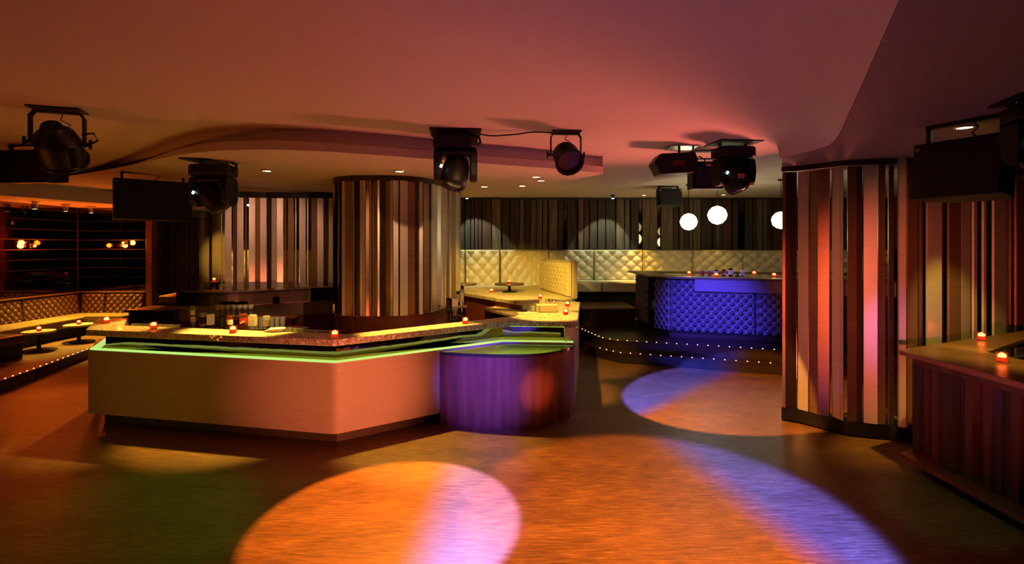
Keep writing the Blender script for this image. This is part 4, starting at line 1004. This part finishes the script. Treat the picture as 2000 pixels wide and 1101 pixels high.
# cool accent spots washing the plank wall
for px, py, lb, aim in ((912, 390, 'tiny cool accent spot at the left end of the plank wall', (-0.85, 13.3, 1.7)), (1197, 384, 'cool white accent spot over the middle of the plank wall', (2.35, 13.3, 1.7))):
    z = 12.55; p = V(px, py, z)
    t = thing('accent_spot', lb, 'lamp', (p.x, z, HB), group='cool accent spots on the rear ceiling')
    MB().lathe([(0, 0), (0.05, 0), (0.05, -0.02), (0.03, -0.04), (0.03, -0.08), (0, -0.08)], n=14).build('housing', 'blackmetal', t, smooth=True)
    MB().lathe([(0, -0.1), (0.026, -0.092), (0.026, -0.081), (0, -0.081)], n=14).build('lamp_lens', 'lenswhite', t, smooth=True)
    spot('accent_bulb', (p.x, z, HB-0.12), aim, 90, (0.85, 1.0, 0.7), 66, 0.08)

t = thing('accent_spot', 'cool white spot glinting between the slats of the screen left of the column', 'lamp', (-5.66, 11.0, HB), group='cool accent spots on the rear ceiling')
MB().tube([(0, 0, 0), (0, 0, -0.30)], 0.01, 8).build('drop_rod', 'blackmetal', t)
MB().lathe([(0, -0.30), (0.04, -0.30), (0.04, -0.36), (0, -0.36)], n=14).build('housing', 'blackmetal', t, smooth=True)
MB().lathe([(0, -0.40), (0.03, -0.385), (0.036, -0.361), (0, -0.361)], n=14).build('lamp_lens', 'lenswhite', t, smooth=True)

# ================================================================= STAGE FIXTURES ON THE CEILING
def frame_to(d):
    """rotation whose local -Z points along d"""
    return Vector(d).to_track_quat('-Z', 'Y').to_matrix()
def moving_head(loc, label, aim, rz=0.0, k=1.0, ribbed=False):
    """hangs from loc (ceiling contact); aim: world direction of the beam"""
    t = thing('moving_head_light', label, 'stage light', tuple(loc), rz, group='moving-head stage lights')
    MB().box((0, 0, -0.006), (0.50*k, 0.40*k, 0.012)).build('mounting_plate', 'blackmetal', t)
    for sx in (-1, 1):
        MB().tube([(sx*0.15*k, 0, -0.012), (sx*0.15*k, 0.02, -0.035*k), (sx*0.15*k, 0, -0.062*k)], 0.012*k, 8).build('clamp', 'steel', t)
    MB().prism([(-0.22*k, -0.10*k), (-0.15*k, -0.17*k), (0.15*k, -0.17*k), (0.22*k, -0.10*k), (0.22*k, 0.10*k), (0.15*k, 0.17*k), (-0.15*k, 0.17*k), (-0.22*k, 0.10*k)], -0.175*k, -0.06*k).build('base', 'blackmetal', t, bevel=0.018*k)
    MB().box((0, 0, -0.215*k), (0.43*k, 0.18*k, 0.06*k)).build('yoke_bridge', 'blackmetal', t, bevel=0.02*k)
    for sx in (-1, 1):
        MB().prism_x([(-0.10*k, -0.20*k), (0.10*k, -0.20*k), (0.12*k, -0.33*k), (0.10*k, -0.45*k), (0.05*k, -0.50*k), (-0.05*k, -0.50*k), (-0.10*k, -0.45*k), (-0.12*k, -0.33*k)], sx*0.14*k, sx*0.215*k).build('yoke_arm', 'blackmetal', t, bevel=0.015*k)
    R = Matrix.Rotation(-rz, 3, 'Z') @ frame_to(aim)
    c = (0, 0, -0.40*k)
    hd = MB().lathe([(0.0, 0.17*k), (0.07*k, 0.165*k), (0.115*k, 0.13*k), (0.13*k, 0.06*k), (0.135*k, -0.04*k), (0.13*k, -0.12*k), (0.115*k, -0.16*k), (0.10*k, -0.17*k), (0.098*k, -0.155*k), (0.0, -0.155*k)], c, 28, R).build('head', 'blackmetal', t, smooth=True)
    MB().lathe([(0.0, -0.172*k), (0.05*k, -0.168*k), (0.095*k, -0.157*k), (0.0, -0.1565*k)], c, 24, R).build('lens', 'headlens', hd, smooth=True)
    if ribbed:
        for j in range(7):
            z = 0.12*k-j*0.035*k; r = (0.128 if j else 0.118)*k
            MB().lathe([(r, z), (r+0.012*k, z+0.006*k), (r+0.012*k, z-0.006*k), (r, z-0.012*k)], c, 28, R).build('cooling_fin', 'blackmetal', hd)
        MB().box((0.01*k, -0.152*k, -0.40*k), (0.075*k, 0.008, 0.055*k)).build('rating_plate', 'pinktag', hd)
    MB().box((-0.14*k, -0.125*k, -0.36*k), (0.02*k, 0.012, 0.03*k), rot=Matrix.Rotation(0.5, 3, 'Y')).build('indicator_light', 'led_white', t)
    MB().tube([(0.16*k, 0.05, -0.012), (0.24*k, 0.03, -0.05*k), (0.25*k, 0.0, -0.10*k), (0.22*k, -0.02, -0.13*k)], 0.012*k, 8).build('power_plug', 'blackmetal', t)
    return t
def aim_of(key):
    d = LIGHTS[key]; return (Vector(d['target'])-Vector(d['loc'])).normalized()
p = H(890, 258, HC); moving_head((p.x, p.y, HC), 'large black moving-head light hanging in front of the slatted column', aim_of('pool_a'), 0.10, 0.98)
p = H(417, 313, 2.927); moving_head((p.x, p.y, 2.927), 'black moving-head light on the curved soffit beside the left speaker', (0.55, 0.25, -0.75), -0.06, 1.0)
p = H(1432, 279, HC); moving_head((p.x, p.y, HC), 'black moving-head light with ribbed ball head in the right ceiling cluster', (0.3, -0.2, -0.8), 0.12, 0.95, ribbed=True)
moving_head((3.22, 3.1, HS), 'black moving-head light cut off by the right edge of the picture', (-0.6, -0.2, -0.7), -0.3, 0.8)

def par_can(loc, label, aim, rz, k=1.0, drop=0.24, hook=False):
    t = thing('par_can', label, 'stage light', tuple(loc), rz, group='can spotlights on the ceiling')
    MB().box((0, 0, -0.006), (0.30*k, 0.18*k, 0.012)).build('mounting_plate', 'blackmetal', t)
    w_ = 0.155*k
    path = [(-w_, 0, -drop*k), (-w_, 0, -0.06*k), (-w_*0.85, 0, -0.026*k), (w_*0.85, 0, -0.026*k), (w_, 0, -0.06*k), (w_, 0, -drop*k)]
    mb = MB()
    for a, b in zip(path[:-1], path[1:]):
        a = Vector(a); b = Vector(b); d = b-a; ang = math.atan2(d.z, d.x)
        mb.box(tuple((a+b)/2), (d.length+0.012*k, 0.045*k, 0.012*k), rot=Matrix.Rotation(-ang, 3, 'Y'))
    mb.build('yoke', 'blackmetal', t)
    R = Matrix.Rotation(-rz, 3, 'Z') @ frame_to(aim); c = (0, 0, -drop*k)
    bd = MB().lathe([(0.0, 0.16*k), (0.06*k, 0.155*k), (0.075*k, 0.11*k), (0.12*k, 0.06*k), (0.135*k, 0.0), (0.135*k, -0.15*k), (0.15*k, -0.155*k), (0.15*k, -0.175*k), (0.125*k, -0.175*k), (0.125*k, -0.13*k), (0.0, -0.13*k)], c, 16, R).build('can', 'blackmetal', t, smooth=True)
    MB().lathe([(0.0, -0.135*k), (0.124*k, -0.131*k), (0.0, -0.1301*k)], c, 20, R).build('lens', 'redlens', bd, smooth=True)
    for sx in (-1, 1):
        MB().tube([(sx*(w_-0.02), 0, -drop*k), (sx*(w_+0.03*k), 0, -drop*k)], 0.012*k, 8).build('knob_stem', 'blackmetal', t)
        MB().box((sx*(w_+0.035*k), 0, -drop*k), (0.016*k, 0.02*k, 0.07*k)).build('knob', 'blackmetal', t, bevel=0.004)
    MB().tube([(0.02*k, 0.03, -0.02), (0.0, 0.05, -0.07*k), (0.06*k, 0.05, -0.10*k), (0.02*k, 0.04, -0.13*k)], 0.005, 6).build('cable', 'blackmetal', t)
    return t
p = H(1105, 257, HC); par_can((p.x, p.y, HC), 'black can spotlight on a U-shaped yoke right of the large moving head', (0.15, -0.75, -0.55), 0.05, 0.95)
p = H(113, 213, HC); pc = par_can((p.x, p.y, HC), 'large black theatre spotlight hanging at the upper left', (-0.35, 0.75, -0.62), 0.35, 1.15)
MB().tube([(0.14, -0.12, -0.34), (0.17, -0.14, -0.50)], 0.028, 10).build('handle', 'blackmetal', pc)
MB().tube([(0.16, 0, -0.20), (0.24, 0.0, -0.18), (0.27, 0.0, -0.24), (0.18, 0.0, -0.30)], 0.008, 6).build('cable', 'blackmetal', pc)
# cable running between two fixtures
pts = [V(938, 262, 5.0), V(960, 265, 5.0), V(985, 264, 5.0), V(1010, 262, 5.0), V(1040, 258, 5.0), V(1077, 259, 5.0)]
tag(MB().tube([tuple(q) for q in smooth_chain([tuple(q) for q in pts], 4)], 0.007, 6).build('lighting_cable', 'blackmetal'), 'thin black cable strung along the ceiling between moving head and can spotlight', 'cable')

def speaker(c, label, w, h, d, rz, tilt, ceil, br=0.0, taper=0.62):
    """c: centre of the front face; rz: heading of the face (0 looks at -Y)"""
    t = thing('hanging_speaker', label, 'speaker', (c[0], c[1], ceil), rz, group='black loudspeakers hung from the ceiling')
    R = Matrix.Rotation(tilt, 3, 'X'); dz = c[2]-ceil; C = Vector((0, 0, dz))
    f, b = w/2, w*taper/2
    pts = [(-f, 0, -h/2), (f, 0, -h/2), (f, 0, h/2), (-f, 0, h/2), (-f, d*0.3, -h/2), (f, d*0.3, -h/2), (f, d*0.3, h/2), (-f, d*0.3, h/2), (-b, d, -h*0.4), (b, d, -h*0.4), (b, d, h*0.4), (-b, d, h*0.4)]
    MB().poly([C+R @ Vector(p) for p in pts], [(0, 1, 2, 3), (0, 4, 5, 1), (1, 5, 6, 2), (2, 6, 7, 3), (3, 7, 4, 0), (4, 8, 9, 5), (5, 9, 10, 6), (6, 10, 11, 7), (7, 11, 8, 4), (8, 11, 10, 9)]).build('cabinet', 'blackmetal', t, bevel=0.012)
    MB().box(tuple(C+R @ Vector((0, -0.008, 0))), (w-0.04, 0.014, h-0.04), rot=R).build('grille', 'blackgrille', t, bevel=0.004)
    for sx in (-1, 1):
        a = C+R @ Vector((sx*(f*0.78), d*0.22, h/2-0.01))
        MB().box(((a.x), a.y, (a.z-0.006)/2), (0.03, 0.03, abs(a.z)-0.01)).build('bracket_arm', 'blackmetal', t)
        MB().lathe([(0.0, -0.008), (0.018, -0.006), (0.018, 0.004), (0, 0.004)], tuple(C+R @ Vector((sx*(f-0.04), -0.017, h/2-0.05))), 10, R @ Matrix.Rotation(PI/2, 3, 'X')).build('bolt', 'steel', t)
    y = (C+R @ Vector((0, d*0.22, h/2))).y
    MB().box((0, y, -0.012), (f*0.78*2+0.03, 0.05, 0.024)).build('bracket_bar', 'blackmetal', t)
    MB().tube([(0.05, y, -0.024), (0.07, y+0.02, -0.06), (0.03, y+0.03, (C.z+h/2)*0.7), (0.06, y+0.05, C.z+h/2-0.01)], 0.006, 6).build('cable', 'blackmetal', t)
    return t
q = V(302, 390, 7.2); speaker((q.x, q.y, q.z), 'wide black speaker hanging between the mirrored lounge and left moving head', 0.92, 0.56, 0.46, 0.72, -0.10, 3.03)
q = V(45, 324, 5.6); speaker((q.x, q.y, q.z), 'black speaker cut off by the left edge, below the theatre spotlight', 0.60, 0.36, 0.35, -0.1, 0.0, HC)
q = V(1866, 326, 3.62); speaker((q.x, q.y, q.z), 'big black speaker slung from the dark soffit above the right-hand bar', 0.56, 0.42, 0.40, -1.15, -0.16, HS)
q = V(1310, 384, 10.6); speaker((q.x, q.y, q.z), 'small distant black speaker hanging left of the globe pendants', 0.52, 0.36, 0.35, 0.15, -0.15, HB)
# effect light and flood box of the right cluster
q = V(1320, 318, 5.7)
t = thing('effect_light', 'black wedge-sided effect light with red window left of the ribbed moving head', 'stage light', (q.x, q.y, HC))
dz = q.z-HC
MB().prism_y([(-0.24, dz+0.01), (-0.17, dz+0.105), (0.22, dz+0.125), (0.25, dz+0.03), (0.21, dz-0.10), (-0.17, dz-0.125)], 0.0, 0.26).build('housing', 'blackmetal', t, bevel=0.008)
MB().box((0.03, -0.008, dz-0.005), (0.14, 0.014, 0.06)).build('window', 'redlens', t, bevel=0.004)
MB().tube([(0.07, 0.10, dz+0.11), (0.07, 0.10, -0.012)], 0.014, 8).build('drop_rod', 'blackmetal', t)
MB().box((0.10, 0.10, -0.006), (0.30, 0.26, 0.012)).build('mounting_plate', 'steel', t)
MB().tube([(0.24, 0.1, dz+0.06), (0.30, 0.1, dz+0.09), (0.36, 0.1, dz+0.05), (0.36, 0.12, dz-0.04)], 0.008, 6).build('cable', 'blackmetal', t)
q = V(1382, 342, 6.0)
t = thing('flood_light', 'square black flood light with violet-grey face in the right ceiling cluster', 'stage light', (q.x, q.y, HC))
dz = q.z-HC
MB().box((0, 0.08, dz), (0.36, 0.20, 0.32)).build('housing', 'blackmetal', t, bevel=0.01)
MB().box((-0.03, -0.026, dz-0.02), (0.22, 0.012, 0.22)).build('face', 'headlens', t, bevel=0.004)
MB().box((0.02, -0.024, dz+0.115), (0.09, 0.008, 0.03)).build('maker_plate', 'pinktag', t)
for sx in (-1, 1): MB().box((sx*0.15, 0.06, (dz+0.16)/2), (0.02, 0.03, abs(dz+0.16))).build('bracket_arm', 'blackmetal', t)
MB().box((0, 0.06, dz+0.20), (0.42, 0.03, 0.014)).build('bracket_bar', 'blackmetal', t)
MB().box((0, 0.06, -0.006), (0.36, 0.10, 0.012)).build('mounting_plate', 'blackmetal', t)

for o in ROOTS:
    if '_o' in o: del o['_o']
